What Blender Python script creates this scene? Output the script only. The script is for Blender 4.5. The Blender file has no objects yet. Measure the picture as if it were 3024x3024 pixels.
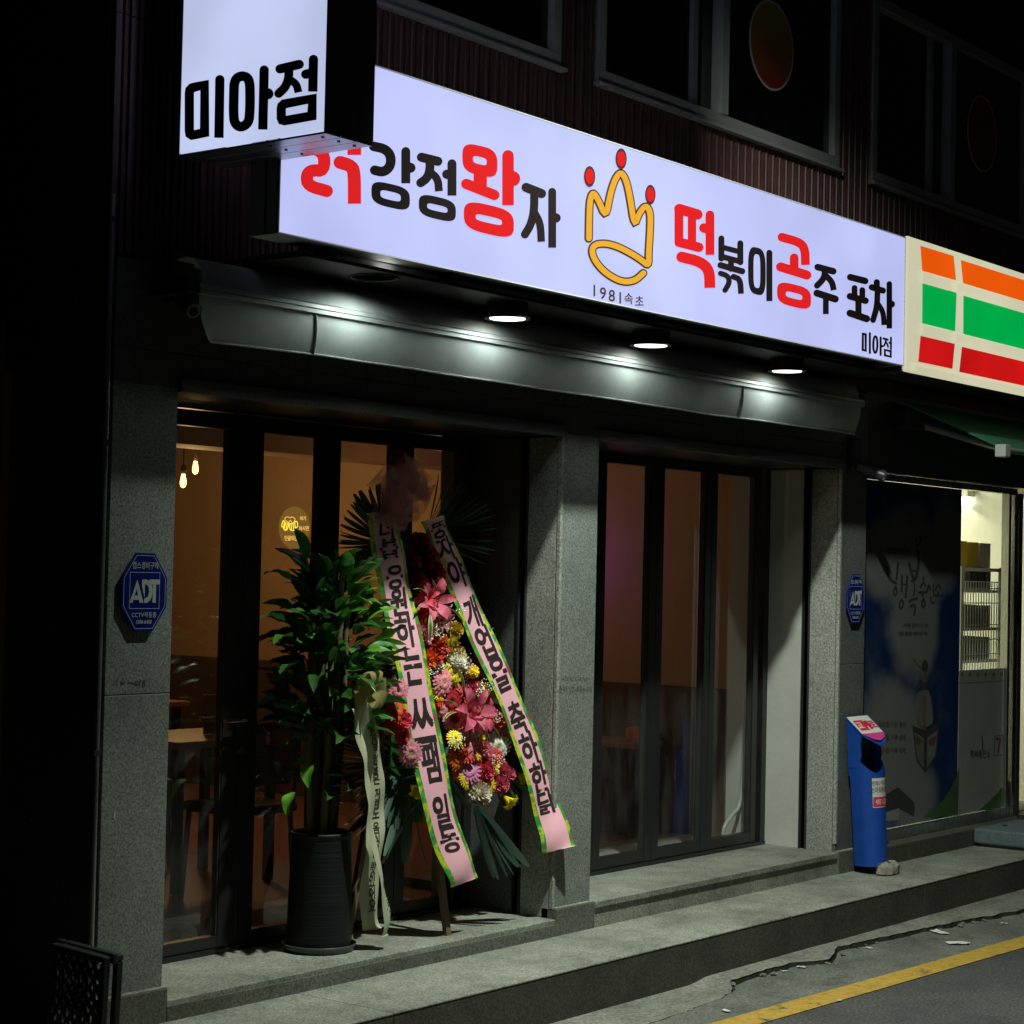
import bpy, math, random
from mathutils import Vector, Matrix, noise
S = bpy.context.scene
COL = S.collection
rad = math.radians
# ------------------------------------------------------------------ camera
# world: X along the shop front (to the right), Y into the building, Z up; the camera stands in the street
FPX, YAW, PITCH, ROLL, EYE = 5830.65, 0.90961496, 0.03153185, 0.02235201, 1.875
_f = Vector((math.sin(YAW) * math.cos(PITCH), math.cos(YAW) * math.cos(PITCH), math.sin(PITCH)))
_r = Vector((math.cos(YAW), -math.sin(YAW), 0)); _u = _r.cross(_f)
_r2 = _r * math.cos(ROLL) + _u * math.sin(ROLL); _u2 = _u * math.cos(ROLL) - _r * math.sin(ROLL)
CAM = Vector((0, 0, EYE))
cd = bpy.data.cameras.new('camera'); cam = bpy.data.objects.new('camera', cd); COL.objects.link(cam)
cd.sensor_width = 36; cd.lens = FPX / 3024 * 36; cd.clip_end = 400; cd.clip_start = 0.05
m = Matrix((_r2, _u2, -_f)).transposed().to_4x4(); m.translation = CAM
cam.matrix_world = m; S.camera = cam
# ------------------------------------------------------------------ night sky, exposure
w = bpy.data.worlds.new('World'); S.world = w; w.use_nodes = True
bgn = w.node_tree.nodes['Background']; bgn.inputs[0].default_value = (0.30, 0.33, 0.42, 1); bgn.inputs[1].default_value = 0.011
S.view_settings.view_transform = 'Standard'; S.view_settings.look = 'None'
S.view_settings.exposure = 0; S.view_settings.gamma = 1
try: S.view_settings.use_curve_mapping = False
except Exception: pass
S.cycles.use_denoising = True
S.cycles.sample_clamp_indirect = 4
S.cycles.max_bounces = 8
S.cycles.transparent_max_bounces = 16
LAMP_POS = Vector((6.5, 3.55, 5.9))     # the street lamp's head, above the alley
LAMP_W = 1950

def hit(x, y, ax, v):
    """photo pixel (3024 grid) -> point on the plane ax = v"""
    d = _f + _r2 * ((x - 1512) / FPX) - _u2 * ((y - 1512) / FPX)
    i = 'XYZ'.index(ax); t = (v - CAM[i]) / d[i]
    return CAM + d * t

# ------------------------------------------------------------------ materials
MATS = {}
def nmat(name):
    mt = bpy.data.materials.new(name); mt.use_nodes = True
    nt = mt.node_tree; bs = nt.nodes['Principled BSDF']; MATS[name] = mt
    return mt, nt, bs
def setc(s, c): s.default_value = (c[0], c[1], c[2], 1)
def plain(name, c, rough=.5, metal=0, spec=.5, var=0, vscale=8, bump=0, bscale=60, stretch=None):
    mt, nt, bs = nmat(name); setc(bs.inputs['Base Color'], c)
    bs.inputs['Roughness'].default_value = rough; bs.inputs['Metallic'].default_value = metal
    bs.inputs['Specular IOR Level'].default_value = spec
    if var or bump:
        tc = nt.nodes.new('ShaderNodeTexCoord'); src = tc.outputs['Object']
        if stretch:
            mp = nt.nodes.new('ShaderNodeMapping'); mp.inputs['Scale'].default_value = stretch
            nt.links.new(src, mp.inputs[0]); src = mp.outputs[0]
    if var:
        nz = nt.nodes.new('ShaderNodeTexNoise'); nz.inputs['Scale'].default_value = vscale; nz.inputs['Detail'].default_value = 6
        nz.inputs['Roughness'].default_value = .65
        nt.links.new(src, nz.inputs['Vector'])
        mr = nt.nodes.new('ShaderNodeMapRange'); mr.inputs[1].default_value = .25; mr.inputs[2].default_value = .75
        mr.inputs[3].default_value = 1 - var; mr.inputs[4].default_value = 1 + var
        nt.links.new(nz.outputs[0], mr.inputs[0])
        mx = nt.nodes.new('ShaderNodeMix'); mx.data_type = 'RGBA'; mx.blend_type = 'MULTIPLY'; mx.inputs[0].default_value = 1
        setc(mx.inputs[6], c); nt.links.new(mr.outputs[0], mx.inputs[7]); nt.links.new(mx.outputs[2], bs.inputs['Base Color'])
        rr = nt.nodes.new('ShaderNodeMapRange'); rr.inputs[3].default_value = max(.05, rough - .12); rr.inputs[4].default_value = min(1, rough + .12)
        nt.links.new(nz.outputs[0], rr.inputs[0]); nt.links.new(rr.outputs[0], bs.inputs['Roughness'])
    if bump:
        nb = nt.nodes.new('ShaderNodeTexNoise'); nb.inputs['Scale'].default_value = bscale; nb.inputs['Detail'].default_value = 4
        nt.links.new(src, nb.inputs['Vector'])
        bp = nt.nodes.new('ShaderNodeBump'); bp.inputs['Strength'].default_value = bump; bp.inputs['Distance'].default_value = .01
        nt.links.new(nb.outputs[0], bp.inputs['Height']); nt.links.new(bp.outputs[0], bs.inputs['Normal'])
    return mt
def granite(name, c, rough=.6, spk=.55, scale=120, stain=.35, stains=1.6):
    """speckled stone: fine grain, medium mottling and large soft stains"""
    mt, nt, bs = nmat(name); L = nt.links.new
    tc = nt.nodes.new('ShaderNodeTexCoord'); src = tc.outputs['Object']
    vo = nt.nodes.new('ShaderNodeTexNoise'); vo.inputs['Scale'].default_value = scale; vo.inputs['Detail'].default_value = 3; L(src, vo.inputs['Vector'])
    r1 = nt.nodes.new('ShaderNodeMapRange'); r1.inputs[1].default_value = .3; r1.inputs[2].default_value = .7
    r1.inputs[3].default_value = 1 - spk; r1.inputs[4].default_value = 1 + spk; L(vo.outputs[0], r1.inputs[0])
    n2 = nt.nodes.new('ShaderNodeTexNoise'); n2.inputs['Scale'].default_value = stains; n2.inputs['Detail'].default_value = 8; n2.inputs['Roughness'].default_value = .7; L(src, n2.inputs['Vector'])
    r2 = nt.nodes.new('ShaderNodeMapRange'); r2.inputs[1].default_value = .3; r2.inputs[2].default_value = .62
    r2.inputs[3].default_value = 1 - stain; r2.inputs[4].default_value = 1.08; L(n2.outputs[0], r2.inputs[0])
    mu = nt.nodes.new('ShaderNodeMath'); mu.operation = 'MULTIPLY'; L(r1.outputs[0], mu.inputs[0]); L(r2.outputs[0], mu.inputs[1])
    mx = nt.nodes.new('ShaderNodeMix'); mx.data_type = 'RGBA'; mx.blend_type = 'MULTIPLY'; mx.inputs[0].default_value = 1
    setc(mx.inputs[6], c); L(mu.outputs[0], mx.inputs[7]); L(mx.outputs[2], bs.inputs['Base Color'])
    bs.inputs['Roughness'].default_value = rough
    bp = nt.nodes.new('ShaderNodeBump'); bp.inputs['Strength'].default_value = .25; bp.inputs['Distance'].default_value = .003
    L(vo.outputs[0], bp.inputs['Height']); L(bp.outputs[0], bs.inputs['Normal'])
    return mt
def emit(name, c, k, vary=0, vscale=2.2):
    mt, nt, bs = nmat(name); setc(bs.inputs['Base Color'], [min(.8, x) * .10 for x in c]); bs.inputs['Roughness'].default_value = .45; bs.inputs['Specular IOR Level'].default_value = .15
    setc(bs.inputs['Emission Color'], c); bs.inputs['Emission Strength'].default_value = k
    if vary:
        tc = nt.nodes.new('ShaderNodeTexCoord'); nz = nt.nodes.new('ShaderNodeTexNoise'); nz.inputs['Scale'].default_value = vscale; nz.inputs['Detail'].default_value = 1.5
        nt.links.new(tc.outputs['Object'], nz.inputs['Vector'])
        mr = nt.nodes.new('ShaderNodeMapRange'); mr.inputs[1].default_value = .3; mr.inputs[2].default_value = .7
        mr.inputs[3].default_value = k * (1 - vary); mr.inputs[4].default_value = k * (1 + vary)
        nt.links.new(nz.outputs[0], mr.inputs[0]); nt.links.new(mr.outputs[0], bs.inputs['Emission Strength'])
    return mt
def glass(name, tint=(.92, .94, .93), dirt=.03):
    """thin window glass: see-through with a Fresnel mirror and a little grime"""
    mt = bpy.data.materials.new(name); mt.use_nodes = True; nt = mt.node_tree; nt.nodes.clear(); L = nt.links.new; MATS[name] = mt
    out = nt.nodes.new('ShaderNodeOutputMaterial'); tr = nt.nodes.new('ShaderNodeBsdfTransparent'); setc(tr.inputs[0], tint)
    gl = nt.nodes.new('ShaderNodeBsdfGlossy'); gl.inputs['Roughness'].default_value = .015
    fr = nt.nodes.new('ShaderNodeLayerWeight'); fr.inputs[0].default_value = .5
    pw = nt.nodes.new('ShaderNodeMath'); pw.operation = 'POWER'; pw.inputs[1].default_value = 4.5; L(fr.outputs['Facing'], pw.inputs[0])
    mf = nt.nodes.new('ShaderNodeMath'); mf.operation = 'MULTIPLY_ADD'; mf.inputs[1].default_value = .9; mf.inputs[2].default_value = .08; L(pw.outputs[0], mf.inputs[0])
    mx = nt.nodes.new('ShaderNodeMixShader'); L(mf.outputs[0], mx.inputs[0]); L(tr.outputs[0], mx.inputs[1]); L(gl.outputs[0], mx.inputs[2])
    df = nt.nodes.new('ShaderNodeBsdfDiffuse'); setc(df.inputs[0], (.5, .5, .48))
    tc = nt.nodes.new('ShaderNodeTexCoord'); mp = nt.nodes.new('ShaderNodeMapping'); mp.inputs['Scale'].default_value = (5, 5, 1.6)
    nz = nt.nodes.new('ShaderNodeTexNoise'); nz.inputs['Scale'].default_value = 2.2; nz.inputs['Detail'].default_value = 7
    L(tc.outputs['Object'], mp.inputs[0]); L(mp.outputs[0], nz.inputs['Vector'])
    mr = nt.nodes.new('ShaderNodeMapRange'); mr.inputs[1].default_value = .42; mr.inputs[2].default_value = .75; mr.inputs[3].default_value = dirt * .3; mr.inputs[4].default_value = dirt * 2
    L(nz.outputs[0], mr.inputs[0])
    m2 = nt.nodes.new('ShaderNodeMixShader'); L(mr.outputs[0], m2.inputs[0]); L(mx.outputs[0], m2.inputs[1]); L(df.outputs[0], m2.inputs[2]); L(m2.outputs[0], out.inputs[0])
    return mt
def translucent(name, c, op=.5, rough=.4):
    mt = bpy.data.materials.new(name); mt.use_nodes = True; nt = mt.node_tree; nt.nodes.clear(); L = nt.links.new; MATS[name] = mt
    out = nt.nodes.new('ShaderNodeOutputMaterial'); tr = nt.nodes.new('ShaderNodeBsdfTransparent')
    df = nt.nodes.new('ShaderNodeBsdfPrincipled'); setc(df.inputs['Base Color'], c); df.inputs['Roughness'].default_value = rough
    tl = nt.nodes.new('ShaderNodeBsdfTranslucent'); setc(tl.inputs[0], c)
    a = nt.nodes.new('ShaderNodeMixShader'); a.inputs[0].default_value = .45; L(df.outputs[0], a.inputs[1]); L(tl.outputs[0], a.inputs[2])
    b = nt.nodes.new('ShaderNodeMixShader'); b.inputs[0].default_value = op; L(tr.outputs[0], b.inputs[1]); L(a.outputs[0], b.inputs[2]); L(b.outputs[0], out.inputs[0])
    return mt
def petal(name, c, c2=None, rough=.55):
    """petal / leaf stuff: per-object tint shift and a little light passing through"""
    mt, nt, bs = nmat(name); L = nt.links.new
    oi = nt.nodes.new('ShaderNodeObjectInfo'); hs = nt.nodes.new('ShaderNodeHueSaturation'); setc(hs.inputs['Color'], c)
    mr = nt.nodes.new('ShaderNodeMapRange'); mr.inputs[3].default_value = .72; mr.inputs[4].default_value = 1.25; L(oi.outputs['Random'], mr.inputs[0]); L(mr.outputs[0], hs.inputs['Value'])
    mh = nt.nodes.new('ShaderNodeMapRange'); mh.inputs[3].default_value = .49; mh.inputs[4].default_value = .51; L(oi.outputs['Random'], mh.inputs[0]); L(mh.outputs[0], hs.inputs['Hue'])
    tc = nt.nodes.new('ShaderNodeTexCoord'); nz = nt.nodes.new('ShaderNodeTexNoise'); nz.inputs['Scale'].default_value = 28 if name.startswith('leaf') else 5; nz.inputs['Detail'].default_value = 5; L(tc.outputs['Object'], nz.inputs['Vector'])
    m0 = nt.nodes.new('ShaderNodeMapRange'); m0.inputs[1].default_value = .3; m0.inputs[2].default_value = .7; m0.inputs[3].default_value = .62; m0.inputs[4].default_value = 1.3; L(nz.outputs[0], m0.inputs[0])
    mv = nt.nodes.new('ShaderNodeMath'); mv.operation = 'MULTIPLY'; L(mr.outputs[0], mv.inputs[0]); L(m0.outputs[0], mv.inputs[1]); L(mv.outputs[0], hs.inputs['Value'])
    L(hs.outputs[0], bs.inputs['Base Color']); bs.inputs['Roughness'].default_value = rough
    rz = nt.nodes.new('ShaderNodeMapRange'); rz.inputs[3].default_value = rough - .1; rz.inputs[4].default_value = rough + .25; L(nz.outputs[0], rz.inputs[0]); L(rz.outputs[0], bs.inputs['Roughness'])
    tl = nt.nodes.new('ShaderNodeBsdfTranslucent'); L(hs.outputs[0], tl.inputs[0])
    mx = nt.nodes.new('ShaderNodeMixShader'); mx.inputs[0].default_value = .25
    out = nt.nodes['Material Output']; L(bs.outputs[0], mx.inputs[1]); L(tl.outputs[0], mx.inputs[2]); L(mx.outputs[0], out.inputs[0])
    return mt

def wear(mt, c, scale, lo, hi):
    """flakes worn off: a second colour shows through where a fine noise is high"""
    nt = mt.node_tree; bs = nt.nodes['Principled BSDF']; src = bs.inputs['Base Color'].links[0].from_socket
    tc = nt.nodes.new('ShaderNodeTexCoord'); nz = nt.nodes.new('ShaderNodeTexNoise'); nz.inputs['Scale'].default_value = scale; nz.inputs['Detail'].default_value = 9; nz.inputs['Roughness'].default_value = .75
    nt.links.new(tc.outputs['Object'], nz.inputs['Vector']); mr = nt.nodes.new('ShaderNodeMapRange'); mr.inputs[1].default_value = lo; mr.inputs[2].default_value = hi; nt.links.new(nz.outputs[0], mr.inputs[0])
    mx = nt.nodes.new('ShaderNodeMix'); mx.data_type = 'RGBA'; nt.links.new(mr.outputs[0], mx.inputs[0]); nt.links.new(src, mx.inputs[6]); setc(mx.inputs[7], c); nt.links.new(mx.outputs[2], bs.inputs['Base Color'])
granite('stone', (.19, .205, .188)); granite('stone_dark', (.105, .11, .105), rough=.5); granite('stone_light', (.28, .285, .255))
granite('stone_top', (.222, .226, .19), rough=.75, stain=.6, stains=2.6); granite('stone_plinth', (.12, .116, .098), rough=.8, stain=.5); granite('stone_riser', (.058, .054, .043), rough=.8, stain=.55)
granite('concrete', (.17, .168, .14), rough=.9, spk=.4, scale=60, stain=.55, stains=3.0)
granite('concrete_patch', (.115, .115, .10), rough=.92, spk=.45, scale=70, stain=.5, stains=2.2)
granite('asphalt', (.05, .05, .047), rough=.85, spk=.75, scale=70, stain=.3)
for q, c, sc, lo_, hi_ in (('stone_top', (.07, .065, .05), 3.3, .60, .78), ('concrete', (.05, .048, .04), 6, .56, .74), ('concrete_patch', (.035, .034, .03), 5, .52, .70), ('asphalt', (.022, .022, .022), 2.2, .50, .72), ('stone', (.09, .095, .085), 2.4, .58, .78)): wear(MATS[q], c, sc, lo_, hi_)
plain('grout', (.07, .07, .065), .9); plain('mortar', (.42, .43, .40), .9); plain('soil', (.03, .028, .024), .95, var=.4, vscale=30)
mt = plain('yellow_paint', (.36, .22, .03), .7, var=.3, vscale=22, bump=.3, bscale=150)
wear(mt, (.06, .055, .04), 9, .56, .66)
plain('tile', (.085, .036, .038), .42, var=.25, vscale=14); plain('tile_back', (.05, .03, .028), .8)
plain('alu_white', (.26, .26, .265), .4, var=.08); plain('alu_dark', (.028, .029, .031), .38); plain('black_frame', (.014, .014, .015), .35, var=.2)
plain('steel', (.55, .55, .54), .28, metal=1, var=.1, vscale=20, stretch=(1, 1, .05)); plain('chrome', (.75, .75, .75), .12, metal=1)
plain('sheet_metal', (.46, .47, .49), .32, metal=.85, var=.25, vscale=6, bump=.1, bscale=9)
plain('sign_side', (.62, .63, .66), .4, metal=.1, var=.15, vscale=5); plain('sign_dark', (.035, .033, .036), .45, var=.3, vscale=5)
plain('soffit', (.012, .012, .013), .6); plain('dark_wall', (.016, .014, .012), .8, var=.4, vscale=2.5, bump=.4, bscale=30)
plain('awning_fabric', (.48, .52, .51), .62, var=.22, vscale=3.5, bump=.12, bscale=6); plain('rail', (.42, .44, .44), .5, metal=.5)
plain('green_fabric', (.03, .17, .10), .6, var=.2); plain('cable', (.02, .02, .02), .5)
plain('white_paint', (.42, .43, .39), .6, var=.12, vscale=3, bump=.15, bscale=25); plain('plaster', (.50, .34, .2), .75, var=.12, vscale=2)
plain('wainscot', (.10, .065, .045), .55, var=.25, vscale=4); plain('room_floor', (.26, .11, .06), .45, var=.25, vscale=5); plain('ceiling', (.2, .15, .1), .8)
plain('wood', (.30, .17, .085), .45, var=.3, vscale=6, stretch=(1, 8, 8)); plain('easel_wood', (.13, .085, .045), .6, var=.35, vscale=10, stretch=(8, 8, 1)); plain('dark_leather', (.03, .022, .018), .45)
plain('black_plastic', (.055, .058, .058), .38, var=.2); plain('pot', (.008, .0095, .011), .5, spec=.3, bump=.25, bscale=14, stretch=(.05, .05, 9), var=.2)
plain('inner_grey', (.10, .11, .115), .6); plain('blue_plastic', (.008, .055, .30), .4, var=.18, vscale=7); plain('ink', (.02, .012, .012), .6); plain('paper', (.50, .50, .46), .6, var=.08)
plain('red_ink', (.50, .02, .06), .5); plain('magenta_ink', (.5, .04, .2), .5); plain('blue_sign', (.004, .008, .13), .35); plain('silver_print', (.42, .43, .38), .45)
plain('pale_blue_line', (.30, .36, .55), .5); plain('black_vinyl', (.014, .009, .01), .4); plain('crown_edge', (.05, .02, .015), .4)
plain('tissue_box', (.65, .22, .06), .6); plain('brick_stone', (.26, .235, .19), .9, var=.35, vscale=18, bump=1, bscale=40); plain('deck', (.09, .12, .135), .75, var=.3, vscale=25, bump=.5, bscale=120)
plain('pen', (.03, .03, .028), .9); plain('pvc', (.4, .42, .38), .4); plain('sensor', (.6, .6, .6), .4); plain('hinge_red', (.20, .03, .03), .3)
plain('rack', (.78, .78, .72), .4); plain('carton_yellow', (.75, .52, .02), .6, var=.1); plain('carton_grey', (.50, .52, .46), .6, var=.1); plain('carton_dark', (.05, .04, .045), .6, var=.4); plain('carton_olive', (.18, .14, .05), .6)
plain('store_wall', (.80, .80, .66), .8); plain('film_blue', (.003, .012, .045), .3, var=.45, vscale=1.6); plain('film_cloud', (.11, .108, .10), .35, var=.3, vscale=5); plain('film_green', (.035, .08, .02), .4, var=.3, vscale=10)
plain('film_ink', (.035, .04, .03), .5); plain('film_brown', (.10, .07, .05), .5, var=.5, vscale=14); plain('film_red', (.09, .04, .03), .5); plain('film_skin', (.10, .08, .07), .5); plain('film_grey', (.20, .20, .185), .4, var=.1); plain('film_dark', (.03, .03, .03), .5)  # print tones set dark, carrying the shade on the store window
plain('ribbon_pink', (.78, .40, .48), .38, var=.04, vscale=5); plain('ribbon_cream', (.42, .44, .30), .35)
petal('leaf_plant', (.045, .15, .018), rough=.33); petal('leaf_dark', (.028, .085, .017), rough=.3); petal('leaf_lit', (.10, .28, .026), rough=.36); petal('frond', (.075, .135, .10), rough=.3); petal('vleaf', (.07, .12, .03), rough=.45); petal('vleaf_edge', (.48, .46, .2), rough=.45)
petal('p_pink', (.80, .30, .38)); petal('p_rose', (.68, .06, .13)); petal('p_red', (.58, .03, .02)); petal('p_orange', (.68, .12, .015)); petal('p_yellow', (.85, .66, .02)); petal('p_cream', (.75, .66, .5)); petal('p_white', (.82, .80, .68))
petal('p_purple', (.64, .22, .42)); petal('p_coral', (.80, .13, .2)); petal('p_dark', (.18, .012, .02)); petal('p_mustard', (.58, .38, .02)); petal('p_spike', (.50, .14, .20)); plain('eye_yellow', (.5, .45, .06), .8, bump=1, bscale=300); plain('eye_dark', (.10, .06, .015), .8, bump=1, bscale=300)
plain('stalk', (.10, .085, .05), .7, var=.3, vscale=20, stretch=(1, 1, .2)); plain('stem', (.06, .10, .03), .6)
translucent('organza', (.42, .18, .16), .34); translucent('yellow_tulle', (.55, .50, .22), .62, .25)
glass('glass'); glass('glass_dark', tint=(.16, .17, .18), dirt=.006)
emit('sign_white', (.54, .58, .98), .90, vary=.10, vscale=1.7); emit('blade_white', (.53, .60, .86), .93, vary=.12, vscale=1.9); emit('sign_red', (.80, .016, .018), .86); emit('sign_gold', (.85, .42, .035), .85)
emit('cream_light', (.80, .78, .54), .74, vary=.08, vscale=1.3); emit('stripe_orange', (.95, .11, .003), .85, vary=.06); emit('stripe_green', (.0, .46, .075), .85, vary=.07); emit('stripe_red', (.66, .008, .008), .85, vary=.16)
emit('led', (1, .97, .85), 3); emit('bulb', (1, .40, .07), 14); emit('tube', (1, 1, .85), 6); emit('neon_yellow', (1, .78, .06), 1.6); emit('neon_warm', (1, .52, .14), 1.2); emit('neon_disc', (.50, .27, .05), .42); emit('purple_led', (.4, .03, .8), .5)
def mixcol(name, stops, scale, rough=.4):
    """printed floral border: colours picked by a cell pattern"""
    mt, nt, bs = nmat(name); tc = nt.nodes.new('ShaderNodeTexCoord'); nz = nt.nodes.new('ShaderNodeTexNoise'); nz.inputs['Scale'].default_value = scale; nz.inputs['Detail'].default_value = 2
    nt.links.new(tc.outputs['Object'], nz.inputs['Vector']); cr = nt.nodes.new('ShaderNodeValToRGB'); nt.links.new(nz.outputs[0], cr.inputs[0])
    els = cr.color_ramp.elements
    while len(els) < len(stops): els.new(.5)
    for e, (p, c) in zip(els, stops): e.position = p; e.color = (*c, 1)
    nt.links.new(cr.outputs[0], bs.inputs['Base Color']); bs.inputs['Roughness'].default_value = rough
    return mt
mixcol('ribbon_border', [(.30, (.30, .05, .04)), (.42, (.04, .22, .03)), (.50, (.05, .34, .06)), (.58, (.50, .52, .02)), (.72, (.12, .30, .03))], 17)

# ------------------------------------------------------------------ mesh helpers
class MB:
    def __init__(s): s.v = []; s.f = []; s.sm = []
    def add(s, vs, fs, smooth=False):
        o = len(s.v); s.v += [tuple(v) for v in vs]; s.f += [tuple(i + o for i in f) for f in fs]; s.sm += [smooth] * len(fs); return s
    def box(s, x0, x1, y0, y1, z0, z1):
        return s.add([(x0, y0, z0), (x1, y0, z0), (x1, y1, z0), (x0, y1, z0), (x0, y0, z1), (x1, y0, z1), (x1, y1, z1), (x0, y1, z1)],
                     [(0, 3, 2, 1), (4, 5, 6, 7), (0, 1, 5, 4), (1, 2, 6, 5), (2, 3, 7, 6), (3, 0, 4, 7)])
    def hexa(s, a, b):
        """box between two quads a (4 pts) and b (4 pts)"""
        return s.add(list(a) + list(b), [(0, 3, 2, 1), (4, 5, 6, 7), (0, 1, 5, 4), (1, 2, 6, 5), (2, 3, 7, 6), (3, 0, 4, 7)])
    def prism(s, poly, fn, d0, d1):
        """2-D polygon -> solid; fn(u, v, d) gives the point"""
        n = len(poly)
        vs = [fn(u, v, d0) for u, v in poly] + [fn(u, v, d1) for u, v in poly]
        return s.add(vs, [tuple(range(n)), tuple(range(2 * n - 1, n - 1, -1))] + [(i, i + n, (i + 1) % n + n, (i + 1) % n) for i in range(n)])
    def sheet(s, poly, fn, d):
        return s.add([fn(u, v, d) for u, v in poly], [tuple(range(len(poly)))])
    def tube(s, pts, r, n=8, caps=True):
        pts = [Vector(p) for p in pts]; rs = r if isinstance(r, (list, tuple)) else [r] * len(pts); vs = []; fs = []
        up = Vector((.13, .31, .94))
        for i, p in enumerate(pts):
            t = (pts[min(i + 1, len(pts) - 1)] - pts[max(i - 1, 0)]).normalized()
            a = t.cross(up)
            if a.length < .05: a = t.cross(Vector((1, 0, 0)))
            a.normalize(); b = t.cross(a)
            for k in range(n):
                q = 2 * math.pi * k / n; vs.append(p + (a * math.cos(q) + b * math.sin(q)) * rs[i])
        for i in range(len(pts) - 1):
            for k in range(n): fs.append((i * n + k, i * n + (k + 1) % n, (i + 1) * n + (k + 1) % n, (i + 1) * n + k))
        s.add(vs, fs, True)
        if caps: s.add(vs[:n], [tuple(range(n))[::-1]]); s.add(vs[-n:], [tuple(range(n))])
        return s
    def lathe(s, prof, c=(0, 0, 0), n=24, ax='Z'):
        vs = []
        for r, h in prof:
            for k in range(n):
                q = 2 * math.pi * k / n; u, v = r * math.cos(q), r * math.sin(q)
                p = (u, v, h) if ax == 'Z' else ((u, h, v) if ax == 'Y' else (h, u, v))
                vs.append((p[0] + c[0], p[1] + c[1], p[2] + c[2]))
        fs = [(i * n + k, i * n + (k + 1) % n, (i + 1) * n + (k + 1) % n, (i + 1) * n + k) for i in range(len(prof) - 1) for k in range(n)]
        s.add(vs, fs, True)
        s.add(vs[:n], [tuple(range(n))[::-1]]); s.add(vs[-n:], [tuple(range(n))]); return s
    def mesh(s, name, mats):
        me = bpy.data.meshes.new(name); me.from_pydata(s.v, [], s.f)
        me.polygons.foreach_set('use_smooth', s.sm); 
        for q in (mats if isinstance(mats, (list, tuple)) else [mats]): me.materials.append(MATS[q])
        me.update(); return me
def obj(name, mb, mat, parent=None, bevel=0, loc=None):
    me = mb if isinstance(mb, bpy.types.Mesh) else mb.mesh(name, mat)
    o = bpy.data.objects.new(name, me); COL.objects.link(o)
    if loc is not None: o.location = loc
    if parent is not None:
        o.parent = parent; o.matrix_parent_inverse = parent.matrix_basis.inverted()
    if bevel:
        b = o.modifiers.new('edge', 'BEVEL'); b.width = bevel; b.segments = 2; b.limit_method = 'ANGLE'; b.angle_limit = rad(40)
    return o
def tag(o, label, cat, group=None):
    o['label'] = label; o['category'] = cat
    if group: o['group'] = group
    return o
def thing(name, label, cat, loc, group=None):
    o = bpy.data.objects.new(name, None); COL.objects.link(o); o.location = loc; o.empty_display_size = .1
    return tag(o, label, cat, group)
def struct(o): o['kind'] = 'structure'; return o
def smooth(pts, it=2, closed=False):
    for _ in range(it):
        q = []; n = len(pts)
        if not closed: q.append(pts[0])
        for i in range(n if closed else n - 1):
            a, b = pts[i], pts[(i + 1) % n]
            q += [tuple(x * .75 + y * .25 for x, y in zip(a, b)), tuple(x * .25 + y * .75 for x, y in zip(a, b))]
        if not closed: q.append(pts[-1])
        pts = q
    return pts
def stroke(mb, pts, w, fn, d, c0='r', c1='r', closed=False, it=2, d2=None):
    """flat pen stroke along 2-D points, round or butt ends, mapped through fn(u, v, d)"""
    pts = smooth(pts, it, closed) if len(pts) > 2 else list(pts)
    n = len(pts); P = [Vector(p) for p in pts]; L = []; R = []; h = w / 2
    for i in range(n):
        if closed: a, b = P[i - 1], P[(i + 1) % n]
        else: a, b = P[max(i - 1, 0)], P[min(i + 1, n - 1)]
        t = (b - a).normalized(); nn = Vector((-t.y, t.x))
        k = 1.0
        if closed or 0 < i < n - 1:
            s1 = (P[i] - (P[i - 1])).normalized(); s2 = (P[(i + 1) % n] - P[i]).normalized()
            t = (s1 + s2).normalized() if (s1 + s2).length > .05 else t
            nn = Vector((-t.y, t.x)); k = min(1.45, 1 / max(.5, abs(s1.dot(t))))
        L.append(P[i] + nn * h * k); R.append(P[i] - nn * h * k)
    def cap(p, t):
        nn = Vector((-t.y, t.x)); return [p + nn * h * math.cos(a) + t * h * math.sin(a) for a in [math.pi * j / 8 for j in range(1, 8)]]
    for i in range(n if closed else n - 1):
        j = (i + 1) % n; q = [L[i], R[i], R[j], L[j]]
        if d2 is None: mb.sheet(q, fn, d)
        else: mb.prism(q, fn, d, d2)
    if not closed:
        if c1 == 'r': q = [R[-1], P[-1], L[-1]] + cap(P[-1], (P[-1] - P[-2]).normalized()); mb.sheet(q, fn, d) if d2 is None else mb.prism(q, fn, d, d2)
        if c0 == 'r': q = [L[0], P[0], R[0]] + cap(P[0], (P[0] - P[1]).normalized()); mb.sheet(q, fn, d) if d2 is None else mb.prism(q, fn, d, d2)
_tc = {}
def text_polys(body, bold=0.0, space=1.0):
    """outline of a text in the built-in font as (verts, faces); about 1 unit tall"""
    key = (body, bold, space)
    if key not in _tc:
        c = bpy.data.curves.new('text', 'FONT'); c.body = body; c.offset = bold; c.resolution_u = 3; c.align_x = 'CENTER'; c.space_character = space
        o = bpy.data.objects.new('text', c); COL.objects.link(o)
        me = bpy.data.meshes.new_from_object(o.evaluated_get(bpy.context.evaluated_depsgraph_get()))
        _tc[key] = ([tuple(v.co[:2]) for v in me.vertices], [tuple(p.vertices) for p in me.polygons])
        bpy.data.meshes.remove(me); bpy.data.objects.remove(o); bpy.data.curves.remove(c)
    return _tc[key]
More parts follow.
